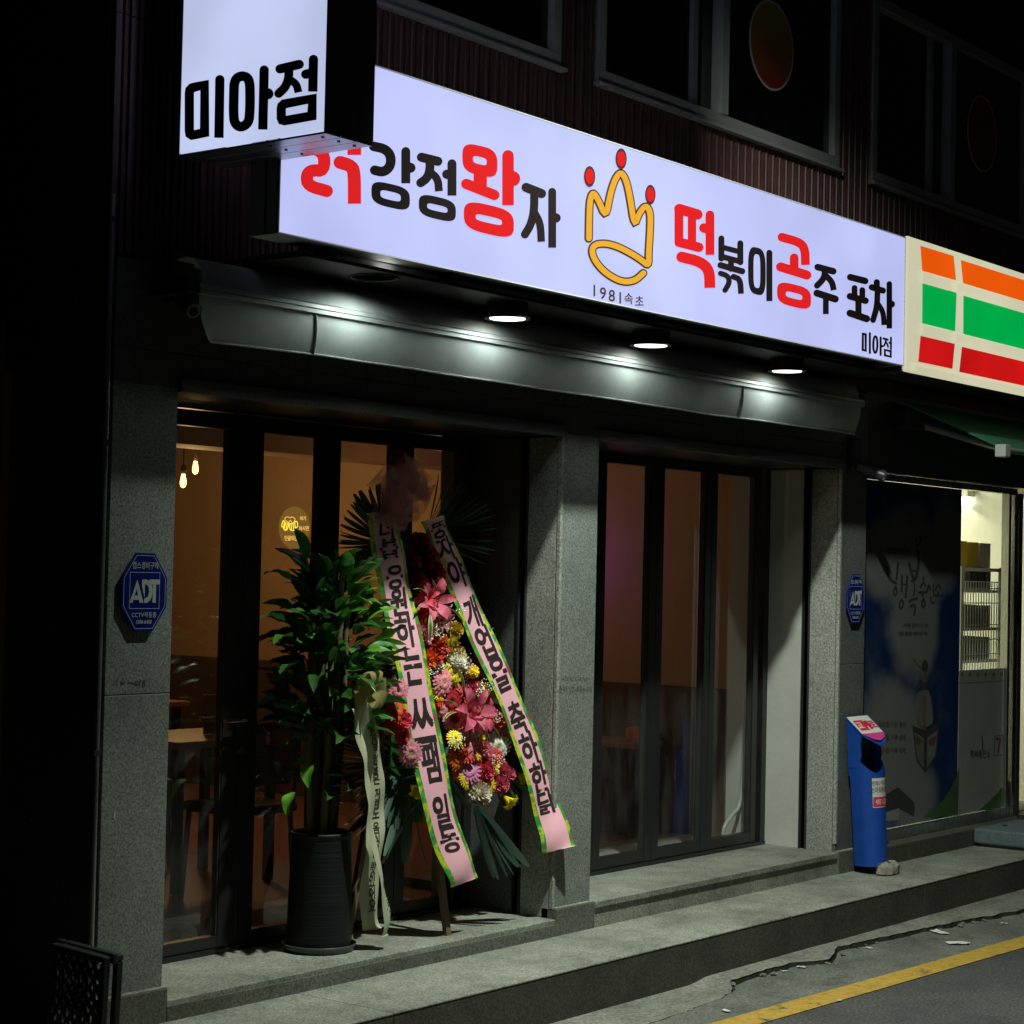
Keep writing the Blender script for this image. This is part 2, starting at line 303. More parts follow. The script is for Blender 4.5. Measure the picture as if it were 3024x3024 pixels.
def prefetch(items):
    obs = []
    for body, bold, space in items:
        c = bpy.data.curves.new('text', 'FONT'); c.body = body; c.offset = bold; c.resolution_u = 3; c.align_x = 'CENTER'; c.space_character = space
        o = bpy.data.objects.new('text', c); COL.objects.link(o); obs.append((o, c))
    dg = bpy.context.evaluated_depsgraph_get()
    for (o, c), key in zip(obs, items):
        me = bpy.data.meshes.new_from_object(o.evaluated_get(dg))
        _tc[key] = ([tuple(v.co[:2]) for v in me.vertices], [tuple(p.vertices) for p in me.polygons]); bpy.data.meshes.remove(me)
    for o, c in obs: bpy.data.objects.remove(o); bpy.data.curves.remove(c)
RIB1, RIB2, RIB3, RIB4 = '너를 응원하는 쓰팸 일동', '뚱자야 개업을 축하한닭', '사장님 얼굴은 저래도 음식은 맛있어요', 'Crunke'
prefetch([(c_, 0.0, 1.0) for c_ in ['가깝고 편리한', '가까운 곳에서 만나는', '생활 충전소 행복 한가득', '1588-6400', '편리함 가득 충전', '든든함 가득 충전', '즐거움 가득 충전', '행복충전소', '497-1234', '캡스경비구역', '언제나 어디서나', '스마트폰으로', 'HOTEL CASTLE', '문의 02-984-00', '여기', '마시면', '단골되는거다', RIB4] + sorted(set('1981속초교차로' + RIB1 + RIB2 + RIB3) - {' '})] + [('CCTV작동중', 0.0, 1.1)])
def text(mb, body, fn, size, d=0, bold=0.0, **kw):
    e = bold * .8
    for k, (a, b) in enumerate(((0, 0), (e, e), (-e, e), (e, -e), (-e, -e)) if bold > .005 else ((0, 0),)): text1(mb, body, fn, size, d + .00008 * k, nudge=(a, b), **kw)
def text1(mb, body, fn, size, d=0, nudge=(0, 0), sx=1.0, at=(0, 0), rot=0, shear=0, space=1.0):
    vs, fs = text_polys(body, 0.0, space)
    if not vs: return
    ys = [v[1] for v in vs]; cy = (max(ys) + min(ys)) / 2; xs = [v[0] for v in vs]; cx = (max(xs) + min(xs)) / 2
    c, s_ = math.cos(rot), math.sin(rot); out = []
    for x, y in vs:
        x = (x - cx + nudge[0] + (y - cy) * shear) * size * sx; y = (y - cy + nudge[1]) * size
        out.append(fn(at[0] + x * c - y * s_, at[1] + x * s_ + y * c, d))
    mb.add(out, fs)

# ================================================================== ground
ZS, YS = .211, 4.93           # pavement step: height, front face
YP, YF = 5.435, 5.46          # plinth front, granite face of the shop
F1, F2 = .287, .332           # entrance floor, window floor
YD1, YD2 = 5.97, 5.94         # planes of the two folding glass fronts
rng = random.Random(7)
def wy(x): return 4.37 - (x - 7.2) * .042         # the yellow line is not quite parallel to the shops
mb = MB(); mb.add([(-150, -150, -.03), (200, -150, -.03), (200, 200, -.03), (-150, 200, -.03)], [(0, 1, 2, 3)])
struct(obj('ground', mb, 'asphalt'))
mb = MB(); xs = [-40 + i * 2 for i in range(61)]
mb.add([(x, -6, 0) for x in xs] + [(x, wy(x) + .02 if abs(x) < 30 else 3.4, 0) for x in xs], [(i, i + 1, i + 62, i + 61) for i in range(60)])
road = struct(obj('road', mb, 'asphalt'))
mb = MB(); xs = [-14 + i * .5 for i in range(100)]; n = len(xs)
jit = lambda x, k: .008 * noise.noise((x * 4, k, 0)) + .004 * noise.noise((x * 23, k, 5))
mb.add([(x, wy(x) - .075 + jit(x, 1), .004) for x in xs] + [(x, wy(x) + .075 + jit(x, 9), .004) for x in xs], [(i, i + 1, i + n + 1, i + n) for i in range(n - 1)])
obj('line_marking', mb, 'yellow_paint', road)
mb = MB(); mb.add([(-14, 2.9, -.006), (36, 1.0, -.006), (36, YS + .1, -.006), (-14, YS + .1, -.006)], [(0, 1, 2, 3)])
# concrete patch between the line and the step, and the broken older lip along the step
xs = [-6 + i * .25 for i in range(120)]; n = len(xs)
ck = [(-6, 4.62), (5, 4.60), (7.2, 4.64), (7.75, 4.70), (7.89, 4.80), (8.2, 4.815), (8.47, 4.815), (8.67, 4.72), (8.85, 4.78), (9.01, 4.85), (9.24, 4.83), (9.55, 4.80), (9.83, 4.77), (10.1, 4.74), (10.36, 4.705), (10.81, 4.63), (11.4, 4.6), (13, 4.62), (23, 4.62)]
def cky(x):
    for (a, ya), (b, yb) in zip(ck, ck[1:]):
        if a <= x <= b: return ya + (yb - ya) * (x - a) / (b - a)
    return 4.62
def gapw(x): return 0 if x < 7.72 else (.012 + .022 * noise.noise((x * 3.1, 2, 9)) + .012 * noise.noise((x * 17, 4, 2))) * min(1, (x - 7.72) / .12) * max(.25, min(1, (11.2 - x) / 1.2))
xs = [-6 + i * .5 for i in range(22)] + [5 + i * .03 for i in range(270)] + [13.2 + i for i in range(10)]; n = len(xs); ed = []
for x in xs: ed.append((x, cky(x) + .018 * noise.noise((x * 9, 3, 1)) - gapw(x), .002 + .006 * noise.noise((x * 6, 9, 9)) * (1 if x > 7.7 else 0)))
mb = MB(); mb.add([(x, wy(x) + .02, .001) for x in xs] + ed + [(x, y + .012, -.05) for x, y, z in ed], [(i, i + 1, i + n + 1, i + n) for i in range(n - 1)] + [(i + n, i + n + 1, i + 2 * n + 1, i + 2 * n) for i in range(n - 1)])
gut = struct(obj('gutter', mb, 'concrete_patch'))
struct(obj('gutter_bed', MB().add([(-8, 3.6, -.026), (24, 3.4, -.026), (24, 5.0, -.026), (-8, 5.0, -.026)], [(0, 1, 2, 3)]), 'soil'))
xs = [-6 + i * .5 for i in range(22)] + [5 + i * .03 for i in range(270)] + [13.2 + i for i in range(10)]; top = []; lo = []; bk = []
for x in xs:
    y = cky(x) + .018 * noise.noise((x * 9, 3, 1)) + .012 * noise.noise((x * 31, 7, 2))
    hgt = .001 + .020 * max(0, min(1, (x - 7.75) / .15))
    top.append((x, y + .006, hgt + .004 * noise.noise((x * 5, 1, 1)))); lo.append((x, y + .004 + .006 * noise.noise((x * 40, 0, 0)), -.05)); bk.append((x, YS + .04, hgt + .006))
n = len(xs); obj('broken_lip', MB().add(top + bk, [(i, i + 1, i + n + 1, i + n) for i in range(n - 1)]), 'concrete', gut)
obj('broken_edge', MB().add(lo + [(x, y + .002, z) for x, y, z in top], [(i, i + 1, i + n + 1, i + n) for i in range(n - 1)]), 'soil', gut)  # dark face: the crack's shade put into its colour, not real soil
for k in range(26):                                # crumbs of concrete lying along the break
    x = rng.uniform(7.85, 10.4); r = rng.uniform(.006, .02) if x > 8.0 else rng.uniform(.012, .035)
    y = cky(x) - rng.uniform(.01, .05); mb = MB(); mb.lathe([(r * .5, 0), (r, r * .4), (r * .7, r * .8), (r * .2, r)], (0, 0, 0), 6)
    mb.v = [(a + rng.uniform(-r, r) * .3, b + rng.uniform(-r, r) * .3, c) for a, b, c in mb.v]; mb.sm = [False] * len(mb.sm)
    obj('concrete_crumb', mb, 'concrete', gut, loc=(x, y, .001))
# pavement step: slabs of sawn granite on a dark riser
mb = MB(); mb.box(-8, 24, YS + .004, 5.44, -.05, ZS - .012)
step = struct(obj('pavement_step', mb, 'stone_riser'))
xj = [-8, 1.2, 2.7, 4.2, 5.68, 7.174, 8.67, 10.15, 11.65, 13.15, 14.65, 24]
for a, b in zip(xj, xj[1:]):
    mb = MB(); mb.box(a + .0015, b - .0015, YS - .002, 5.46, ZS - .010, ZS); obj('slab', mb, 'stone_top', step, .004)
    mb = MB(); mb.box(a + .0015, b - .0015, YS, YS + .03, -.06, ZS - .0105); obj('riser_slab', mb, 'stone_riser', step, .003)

# ================================================================== shop building
bld = thing('shop_building', 'two-storey corner shop with grey granite ground floor and ribbed brown tile above', 'building', (4.6, 5.46, 0))
P1, P2, P3 = (4.68, 4.99), (7.385, 7.684), (10.085, 10.40)
mb = MB(); mb.box(P1[1], P2[0], YP, 6.6, .05, F1); mb.sm = mb.sm
ef = obj('entrance_floor', mb, 'stone_top', bld, .004)
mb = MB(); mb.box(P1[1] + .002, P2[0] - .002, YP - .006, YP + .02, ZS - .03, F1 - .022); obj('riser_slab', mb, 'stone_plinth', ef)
wf = obj('window_floor', MB().box(P2[1] - .05, P3[1] - .02, YP, 6.6, .05, F2), 'stone_top', bld, .004)
for a, b in ((P2[1] + .002, 8.9), (8.903, 10.05)):
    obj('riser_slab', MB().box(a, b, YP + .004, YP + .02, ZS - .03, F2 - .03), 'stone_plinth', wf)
    obj('floor_slab', MB().box(a, b, YP - .012, YP + .4, F2 - .027, F2 + .003), 'stone_top', wf, .003)
def pillar(x0, x1, mat, joints, side_y, plinth=True):
    core = obj('pillar', MB().box(x0 + .012, x1 - .012, YF + .004, side_y, .1, 2.62), 'mortar', bld)
    z0 = F2 if plinth else .2
    for a, b in zip([z0] + joints, joints + [2.54]):
        obj('slab', MB().box(x0, x1, YF, YF + .03, a + .0012, b - .0012), mat, core, .0025)
    if plinth:
        obj('plinth', MB().box(x0 - .004, x1 + .004, YP - .004, YF + .06, .12, F2 + .002), 'stone_plinth', core, .003)
        obj('plinth_cap', MB().box(x0 - .002, x1 + .002, YP - .002, YF + .03, F2 + .0025, F2 + .006), 'stone_top', core)
    return core
p1 = pillar(*P1, 'stone', [1.41], 6.2); p2 = pillar(*P2, 'stone', [], 6.2); p3 = pillar(*P3, 'stone_dark', [1.40], 6.2)
def reveal(core, x, s, floor, mats):
    """left-hand face of an opening: corner trim, granite strip, shutter rail, inner panel"""
    obj('corner_trim', MB().box(x - .006, x + .014, YF - .006, YF + .014, floor + .046, 2.54), 'stone_light', core, .002)
    obj('slab', MB().box(x - .004, x + .02, YF + .02, YF + .185, floor, 2.52), mats[0], core, .002)
    obj('shutter_rail', MB().box(x + .012, x + .03, YF + .185, YF + .235, floor, 2.6).box(x - .012, x + .03, YF + .186, YF + .194, floor, 2.6).box(x - .012, x + .03, YF + .226, YF + .234, floor, 2.6), 'alu_dark', core)
    obj('inner_panel', MB().box(x - .003, x + .02, YF + .237, 6.0, floor, 2.52), mats[1], core, .002)
reveal(p2, P2[0], -1, F1, ('stone_light', 'stone_dark')); reveal(p3, P3[0], -1, F2, ('stone_light', 'white_paint'))
obj('slab', MB().box(P1[1] - .02, P1[1] + .002, YF + .03, 6.0, F1, 2.54), 'stone', p1)
obj('slab', MB().box(P2[1] - .02, P2[1] + .002, YF + .03, 6.0, F2, 2.54), 'stone', p2)
obj('slab', MB().box(P1[0] - .002, P1[0] + .02, YF + .031, 7.0, 0, 2.62), 'stone_dark', p1)
# granite fascia over the openings in long slabs, with the shutter-slot trims
fas = obj('fascia', MB().box(4.70, 10.38, YF + .012, 6.3, 2.545, 3.1), 'grout', bld)
for a, b in ((P1[0], 6.02), (6.023, 7.5), (7.503, 9.0), (9.003, P3[1])):
    for z0, z1 in ((2.541, 2.664), (2.667, 2.98)): obj('slab', MB().box(a, b, YF, YF + .03, z0, z1), 'stone_dark', fas, .002)
for a, b in ((P1[1], P2[0] + .01), (P2[1] - .01, P3[0] + .02)):
    obj('slot_trim', MB().box(a, b, YF - .018, YF + .012, 2.522, 2.575), 'stone_dark', fas, .003)
    obj('soffit_panel', MB().box(a, b, YF + .03, 6.3, 2.528, 2.542), 'alu_dark', fas)
# upper storey: ribbed tiles and three windows
WIN = [(4.95, 7.30), (7.60, 9.98), (10.38, 12.62)]; WZ = (4.235, 5.345)
up = obj('upper_wall', MB().box(4.64, 16, YF + .03, 5.9, 2.98, WZ[0] + .02).box(4.64, WIN[0][0] + .02, YF + .03, 5.9, WZ[0], 7).box(WIN[0][1] - .02, WIN[1][0] + .02, YF + .03, 5.9, WZ[0], 7)
         .box(WIN[1][1] - .02, WIN[2][0] + .02, YF + .03, 5.9, WZ[0], 7).box(WIN[2][1] - .02, 16, YF + .03, 5.9, WZ[0], 7).box(4.64, 16, YF + .04, 5.9, WZ[1] - .02, 7), 'tile_back', bld)
def rib(x, z0, z1, wd=.068):
    m = MB(); prof = [(0, .03), (.004, .004), (.016, 0), (.026, 0), (.031, .010), (.037, .010), (.042, 0), (.056, 0), (wd - .004, .004), (wd, .03)]
    vs = [(x + a, YF + b, z) for z in (z0, z1) for a, b in prof]; n = len(prof)
    m.add(vs, [(i, i + 1, i + n + 1, i + n) for i in range(n - 1)] + [tuple(range(n))[::-1], tuple(range(n, 2 * n))]); return m
x = 4.645
while x < 13.3:
    inw = [k for k in WIN if k[0] - .06 < x < k[1] - .01]
    dz = rng.uniform(-.003, .003)
    if inw:
        obj('tile', rib(x, 3.0, WZ[0] - .002 + dz), 'tile', up)
    else:
        obj('tile', rib(x, 3.0, 3.86 + dz), 'tile', up); obj('tile', rib(x, 3.864 + dz, 4.72 + dz), 'tile', up); obj('tile', rib(x, 4.724 + dz, 5.9), 'tile', up)
    x += .0715
for i, (a, b) in enumerate(WIN):
    z0, z1 = WZ; fw = .062
    fr = obj('window', MB().box(a, b, YF - .012, YF + .07, z0, z0 + fw).box(a, b, YF - .012, YF + .07, z1 - fw, z1).box(a, a + fw, YF - .011, YF + .069, z0 + fw, z1 - fw).box(b - fw, b, YF - .011, YF + .069, z0 + fw, z1 - fw), 'alu_white', bld, .003)
    obj('window_sill', MB().box(a - .02, b + .02, YF - .035, YF + .03, z0 - .022, z0 - .002), 'alu_white', fr, .003)
    mid = (a + b) / 2 - .1
    obj('sash', MB().box(mid, mid + .07, YF - .02, YF + .05, z0 + fw, z1 - fw).box(mid - .22, mid - .17, YF + .02, YF + .06, z0 + fw, z1 - fw), 'alu_white', fr, .002)
    for q0, q1, yy in ((a + fw, mid, .045), (mid + .07, b - fw, .025)): obj('pane', MB().add([(q0, YF + yy, z0 + fw), (q1, YF + yy, z0 + fw), (q1, YF + yy, z1 - fw), (q0, YF + yy, z1 - fw)], [(0, 1, 2, 3)]), 'glass_dark', fr)
    obj('dark_room', MB().box(a - .02, b + .02, 6.3, 6.32, z0 - .1, z1 + .1), 'soffit', fr)
def sticker(cx, cz, rx, rz, mat):
    m = MB(); pl = [(cx + rx * math.cos(t * math.pi / 24), cz + rz * math.sin(t * math.pi / 24)) for t in range(48)]
    o = obj('round_sticker', MB().prism(pl, lambda u, v, d: (u, YF + .022 - d, v), 0, .003), 'paper', bld)
    pl = [(cx + (u - cx) * .95, cz + (v - cz) * .95) for u, v in pl]
    obj('sticker_print', MB().sheet(pl, lambda u, v, d: (u, YF + .018, v), 0), mat, o)
plainr = lambda n, a, b, z0, z1: None
mt, nt, bs = nmat('sticker_grad'); tc = nt.nodes.new('ShaderNodeTexCoord'); sx = nt.nodes.new('ShaderNodeSeparateXYZ'); cr = nt.nodes.new('ShaderNodeValToRGB'); mr = nt.nodes.new('ShaderNodeMapRange')
nt.links.new(tc.outputs['Object'], sx.inputs[0]); nt.links.new(sx.outputs[2], mr.inputs[0]); mr.inputs[1].default_value = 4.6; mr.inputs[2].default_value = 5.0; nt.links.new(mr.outputs[0], cr.inputs[0])
cr.color_ramp.elements[0].color = (.26, .035, .02, 1); cr.color_ramp.elements[1].color = (.26, .22, .02, 1); nt.links.new(cr.outputs[0], bs.inputs['Base Color'])
sticker(9.255, 4.785, .235, .245, 'sticker_grad'); plain('sticker_red', (.22, .03, .035), .5, var=.2); sticker(11.95, 4.815, .225, .25, 'sticker_red')
obj('side_wall', MB().box(4.642, 4.70, 5.905, 13, 2.6, 7).box(4.684, 4.715, 7.0, 13, 0, 2.6), 'dark_wall', bld)
obj('upper_floor_back', MB().box(4.71, 16, 6.4, 6.5, 3.2, 7), 'soffit', bld)
# shop room behind the glass
RX0, RX1, RY1, RZ1 = 4.72, 10.12, 12.2, 2.78
obj('room_floor', MB().box(RX0, RX1 + .6, 6.0, RY1, .15, F1 - .004), 'room_floor', bld)
obj('room_ceiling', MB().box(RX0, RX1 + .6, 6.02, RY1, RZ1, RZ1 + .1), 'ceiling', bld)
obj('room_wall', MB().box(RX1, RX1 + .1, 6.03, RY1, 1.22, RZ1).box(RX0 - .08, RX0, 6.03, RY1, F1, RZ1).box(RX0, RX1, RY1, RY1 + .1, 1.22, RZ1), 'plaster', bld)
obj('wainscot', MB().box(RX1 - .012, RX1 + .1, 6.03, RY1, F1, 1.219).box(RX0, RX1, RY1 - .012, RY1 + .1, F1, 1.219), 'wainscot', bld, .003)
obj('ceiling_beam', MB().box(RX0, RX1, 8.2, 8.5, RZ1 - .22, RZ1 - .002), 'plaster', bld)

# ------------------------------------------------------------------ folding glass fronts
def glass_front(name, label, y, z0, z1, outer, leaves, base):
    t = thing(name, label, 'glass door', ((outer[0] + outer[1]) / 2, y, base))
    a, b = outer
    obj('frame', MB().box(a, b, y - .02, y + .05, z1 - .001, 2.545).box(a, b, y - .025, y + .06, base - .004, base + .02).box(a, a + .05, y - .02, y + .05, base + .02, z1).box(b - .055, b, y - .02, y + .05, base + .02, z1), 'black_frame', t, .003)
    for q, (x0, x1) in enumerate(leaves):             # x0..x1 = clear glass; the stiles reach half-way to the next leaf
        s = (x0 - leaves[q - 1][1]) / 2 - .0015 if q else .058; s1 = (leaves[q + 1][0] - x1) / 2 - .0015 if q < len(leaves) - 1 else .058
        lf = obj('door_leaf', MB().box(x0 - s, x0, y - .012, y + .034, base + .022, z1 - .003).box(x1, x1 + s1, y - .012, y + .034, base + .022, z1 - .003)
                 .box(x0, x1, y - .011, y + .033, base + .023, z0 + .072).box(x0, x1, y - .011, y + .033, z1 - .07, z1 - .004), 'black_frame', t, .003)
        obj('glazing_bead', MB().box(x0, x0 + .007, y - .006, y + .02, z0 + .073, z1 - .071).box(x1 - .007, x1, y - .006, y + .02, z0 + .073, z1 - .071), 'alu_dark', lf)
        obj('pane', MB().add([(x0, y + .01, z0 + .0725), (x1, y + .01, z0 + .0725), (x1, y + .01, z1 - .0705), (x0, y + .01, z1 - .0705)], [(0, 1, 2, 3)]), 'glass', lf)
    return t
d1 = glass_front('folding_door', 'black framed folding glass door behind the potted plant, beside the left pillar', YD1, F1, 2.52, (4.995, 7.385), [(5.20, 5.744), (5.939, 6.286), (6.417, 6.771), (6.911, 7.259)], F1)
d2 = glass_front('folding_window', 'black framed folding glass front between the two right granite pillars', YD2, F2 + .01, 2.54, (7.69, 10.085), [(7.86, 8.29), (8.423, 8.834), (8.97, 9.392), (9.514, 9.929)], F2)
hx, hz = 5.842, 1.245
obj('door_handle', MB().tube([(hx, YD1 - .01, hz), (hx, YD1 - .05, hz), (hx - .012, YD1 - .058, hz), (hx - .13, YD1 - .058, hz)], .009), 'chrome', d1)
obj('door_handle', MB().tube([(hx, YD1 + .035, hz), (hx, YD1 + .075, hz), (hx - .02, YD1 + .083, hz), (hx - .14, YD1 + .083, hz)], .009), 'chrome', d1)
obj('handle_plate', MB().box(hx - .018, hx + .018, YD1 - .016, YD1 - .0125, hz - .07, hz + .03), 'alu_dark', d1)
obj('key_cylinder', MB().lathe([(.014, -.012), (.014, .004)], (hx, YD1 - .01, hz - .13), 14, 'Y'), 'steel', d1)
for zz, mt in ((2.10, 'black_plastic'), (1.66, 'hinge_red'), (1.02, 'hinge_red')):
    px = hit(520, 1480, 'Y', 5.75)[0] - .005
    obj('hinge_knob', MB().lathe([(.012, -.02), (.028, -.014), (.03, 0), (.028, .014), (.03, .02), (.012, .03)], (P1[1] + .02, 5.62, zz), 16, 'X'), mt, d1)

# ------------------------------------------------------------------ neighbour on the left
nb = thing('neighbour_building', 'almost black neighbouring building at the left edge, set back from the granite pillar', 'building', (3.4, 6.2, 0))
obj('wall', MB().box(-4, 4.45, 6.25, 9, 0, 7), 'dark_wall', nb); obj('wall_panel', MB().box(3.0, 4.28, 6.2, 6.26, .1, 2.5), 'dark_wall', nb, .01)
obj('side_wall', MB().box(4.36, 4.50, 6.0, 6.26, 0, 6.5), 'dark_wall', nb)
pp = thing('drain_pipe', 'thin pale pipe running down the left corner of the shop', 'pipe', (4.625, 5.44, .2))
obj('pipe', MB().tube([(4.645, 5.455, 3.2), (4.645, 5.455, 1.6), (4.645, 5.455, .2)], .012), 'sheet_metal', pp)
for zz in (3.1, 2.3, 1.2): obj('clip', MB().box(4.627, 4.663, 5.443, 5.462, zz, zz + .02), 'alu_dark', pp)

# ================================================================== main sign
YSG = 5.0
def SGN(u, v, d): p = hit(u, v, 'Y', YSG); return (p.x, p.y - d, p.z)
sg = thing('shop_sign', 'long backlit white sign box with red and black Korean letters and a gold crown', 'sign', (7.4, YSG, 3.08))
SX0, SX1, SZ0, SZ1 = 5.024, 9.925, 3.077, 3.793
obj('sign_face', MB().box(SX0 + .006, SX1 - .006, YSG, YSG + .02, SZ0 + .006, SZ1 - .006), 'sign_white', sg)
obj('sign_case', MB().box(SX0, SX0 + .005, YSG - .003, YSG + .145, SZ0, SZ1).box(SX1 - .005, SX1, YSG - .003, YSG + .145, SZ0, SZ1).box(SX0 + .005, SX1 - .005, YSG - .003, YSG + .145, SZ0, SZ0 + .005).box(SX0 + .005, SX1 - .005, YSG - .003, YSG + .145, SZ1 - .005, SZ1).box(SX0 + .005, SX1 - .005, YSG + .11, YSG + .145, SZ0 + .005, SZ1 - .005), 'sign_side', sg)
obj('case_seam', MB().box(SX0 - .004, SX0 - .0005, YSG + .06, YSG + .066, SZ0, SZ1).box(SX0 - .006, SX0 - .0005, YSG + .0, YSG + .004, SZ0, SZ1), 'alu_dark', sg)
for q in range(7):
    xx = SX0 + .3 + q * .72
    obj('bracket', MB().box(xx, xx + .045, YSG + .03, YF, SZ0 - .04, SZ0 - .003), 'alu_dark', sg, .002)
obj('bottom_rail', MB().box(SX0 + .25, SX0 + 2.05, YSG + .10, YSG + .145, SZ0 - .035, SZ0 - .004).box(SX0 + 2.1, SX0 + 4.7, YSG + .105, YSG + .15, SZ0 - .036, SZ0 - .005), 'sign_side', sg, .002)
def letters(parent, strokes, mat, sc, off, fn, d, name='letter'):
    mbx = MB()
    for k, s_ in enumerate(strokes):
        if s_[0] == 'o':                                   # closed ring: sheared rounded outline with a hole
            _, cx, cy, a, b, ia, ib, sh = s_; N = 44; lo_, hi_ = [], []
            for q in range(N):
                t = 2 * math.pi * q / N; c_, n_ = math.cos(t), math.sin(t); f = lambda v, e: math.copysign(abs(v) ** e, v)
                for lst, A, B, e in ((lo_, a, b, .62), (hi_, ia, ib, .55)): x = A * f(c_, e); lst.append((off[0] + (cx + x) / sc, off[1] + (cy + B * f(n_, e) + sh * x) / sc))
            mbx.add([fn(u, v, d + .00025 * k) for u, v in lo_ + hi_], [(q, (q + 1) % N, (q + 1) % N + N, q + N) for q in range(N)]); continue
        w, pts = s_[0] * (1.07 if mat == K else 1.0), s_[1]; opt = s_[2] if len(s_) > 2 else ''
        pts = [(off[0] + x / sc, off[1] + y / sc) for x, y in pts]
        stroke(mbx, pts, w / sc, fn, d + .00025 * k, 'b' if 's' in opt else 'r', 'b' if 'e' in opt else 'r', 'c' in opt, 0 if 'k' in opt else 2)
    return obj(name, mbx, mat, parent)
Z2, Z3, Z5, Z1 = (1.932, (800, 300)), (1.61, (1600, 400)), (2.147, (2400, 600)), (1.932, (300, 0))
K, RD = 'black_vinyl', 'sign_red'
G = [
 (RD, (3.22, (700, 350)), [(118, [(640, 270), (825, 315), (825, 500), (700, 490), (655, 545), (672, 640), (850, 690)]), (125, [(975, 418), (1070, 445), (1112, 500), (1112, 812)], 'e'), (130, [(1110, 150), (1110, 348)], 'e')]),
 (K, Z2, [(52, [(585, 256), (650, 270), (683, 310), (680, 370), (640, 404), (590, 392)]), (48, [(767, 285), (767, 467)], 'e'), (54, [(775, 372), (794, 378)]), ('o', 680, 538, 110, 68, 58, 24, .23)]),
 (K, Z2, [(50, [(857, 318), (950, 341)]), (48, [(905, 335), (905, 395), (888, 438), (852, 464)]), (42, [(903, 400), (950, 440), (956, 512)], 'e'), (48, [(1030, 355), (1030, 537)], 'e'), (50, [(1000, 415), (1020, 420)]), ('o', 946, 608, 106, 64, 58, 18, .23)]),
 (RD, Z2, [('o', 1190, 337, 100, 85, 39, 21, .23), (76, [(1192, 405), (1192, 490)]), (60, [(1112, 470), (1272, 533)]), (66, [(1350, 310), (1350, 592)], 'e'), (88, [(1362, 435), (1376, 440)]), ('o', 1240, 674, 143, 84, 75, 19, .23)]),
 (K, Z2, [(50, [(1454, 490), (1542, 525)]), (44, [(1500, 505), (1500, 620), (1482, 700), (1447, 758)]), (40, [(1500, 630), (1535, 695), (1540, 800)], 'e'), (42, [(1602, 515), (1602, 834)], 'e'), (50, [(1610, 660), (1624, 664)])]),
 (RD, Z3, [(42, [(650, 350), (650, 510)]), (50, [(652, 350), (738, 376)]), (40, [(712, 375), (712, 525)]), (46, [(652, 508), (744, 532)]), (42, [(797, 378), (797, 568)], 'e'), (46, [(768, 440), (790, 447)]), (52, [(662, 578), (750, 600), (794, 640), (796, 725)], 'e')]),
 (K, Z3, [(27, [(852, 490), (852, 585)]), (27, [(942, 513), (942, 603)]), (24, [(852, 531), (942, 554)]), (26, [(852, 576), (942, 600)]), (26, [(897, 600), (897, 635)]), (28, [(847, 617), (950, 646)]), (24, [(847, 656), (882, 668), (890, 700), (868, 736)]), (26, [(908, 672), (940, 684), (944, 753)], 'e')]),
 (K, Z3, [('o', 1021, 645, 42, 112, 16, 80, .24), (27, [(1080, 558), (1080, 788)], 'e')]),
 (RD, Z3, [(42, [(1140, 484), (1225, 508), (1250, 540), (1252, 616)], 'e'), (42, [(1198, 582), (1198, 640)]), (44, [(1133, 625), (1258, 664)]), ('o', 1197, 762, 81, 54, 39, 14, .24)]),
 (K, Z3, [(30, [(1310, 626), (1384, 646)]), (28, [(1345, 640), (1340, 680), (1307, 714)]), (27, [(1343, 662), (1378, 695), (1386, 736)], 'e'), (32, [(1306, 750), (1393, 778)]), (26, [(1348, 770), (1348, 850)], 'e')]),
 (K, Z3, [(30, [(1465, 674), (1536, 692)]), (26, [(1485, 725), (1485, 760)]), (26, [(1522, 735), (1522, 772)]), (30, [(1463, 765), (1537, 786)]), (28, [(1503, 780), (1503, 850)]), (32, [(1463, 845), (1542, 872)])]),
 (K, Z3, [(28, [(1591, 698), (1591, 730)]), (28, [(1567, 722), (1620, 738)]), (26, [(1594, 735), (1592, 812), (1573, 878)]), (24, [(1596, 800), (1622, 842), (1625, 902)], 'e'), (25, [(1650, 706), (1650, 918)], 'e'), (32, [(1655, 800), (1660, 802)])]),
 (K, Z5, [(14, [(316, 828), (334, 832), (334, 935), (315, 930)], 'ck'), (13, [(360, 825), (360, 955)], 'e'), (13, [(381, 890), (386, 850), (396, 842), (406, 860), (408, 905), (402, 945), (390, 950), (382, 925)], 'c'), (13, [(428, 852), (428, 968)], 'e'), (14, [(432, 905), (438, 907)]), (13, [(446, 858), (472, 866)]), (11, [(460, 866), (458, 885), (448, 905)]), (11, [(460, 880), (470, 895), (474, 912)]), (12, [(492, 853), (492, 926)]), (12, [(482, 885), (490, 888)]), (13, [(453, 930), (490, 939), (490, 974), (453, 965)], 'ck')]),
]
for mat, (sc, off), st in G: letters(sg, st, mat, sc, off, SGN, .002)
CR = [(221, 490), (222, 400), (225, 310), (240, 268), (265, 305), (302, 392), (322, 280), (345, 208), (372, 172), (397, 208), (416, 290), (437, 432), (460, 370), (492, 330), (514, 365), (512, 460), (505, 560), (506, 622), (470, 592), (420, 560), (350, 525), (290, 512), (242, 522), (234, 560), (260, 612), (310, 662), (380, 698), (440, 692), (480, 655)]
crown = letters(sg, [(41, CR)], 'crown_edge', *Z3, SGN, .002, 'crown'); letters(crown, [(27, CR)], 'sign_gold', *Z3, SGN, .004, 'crown_fill')
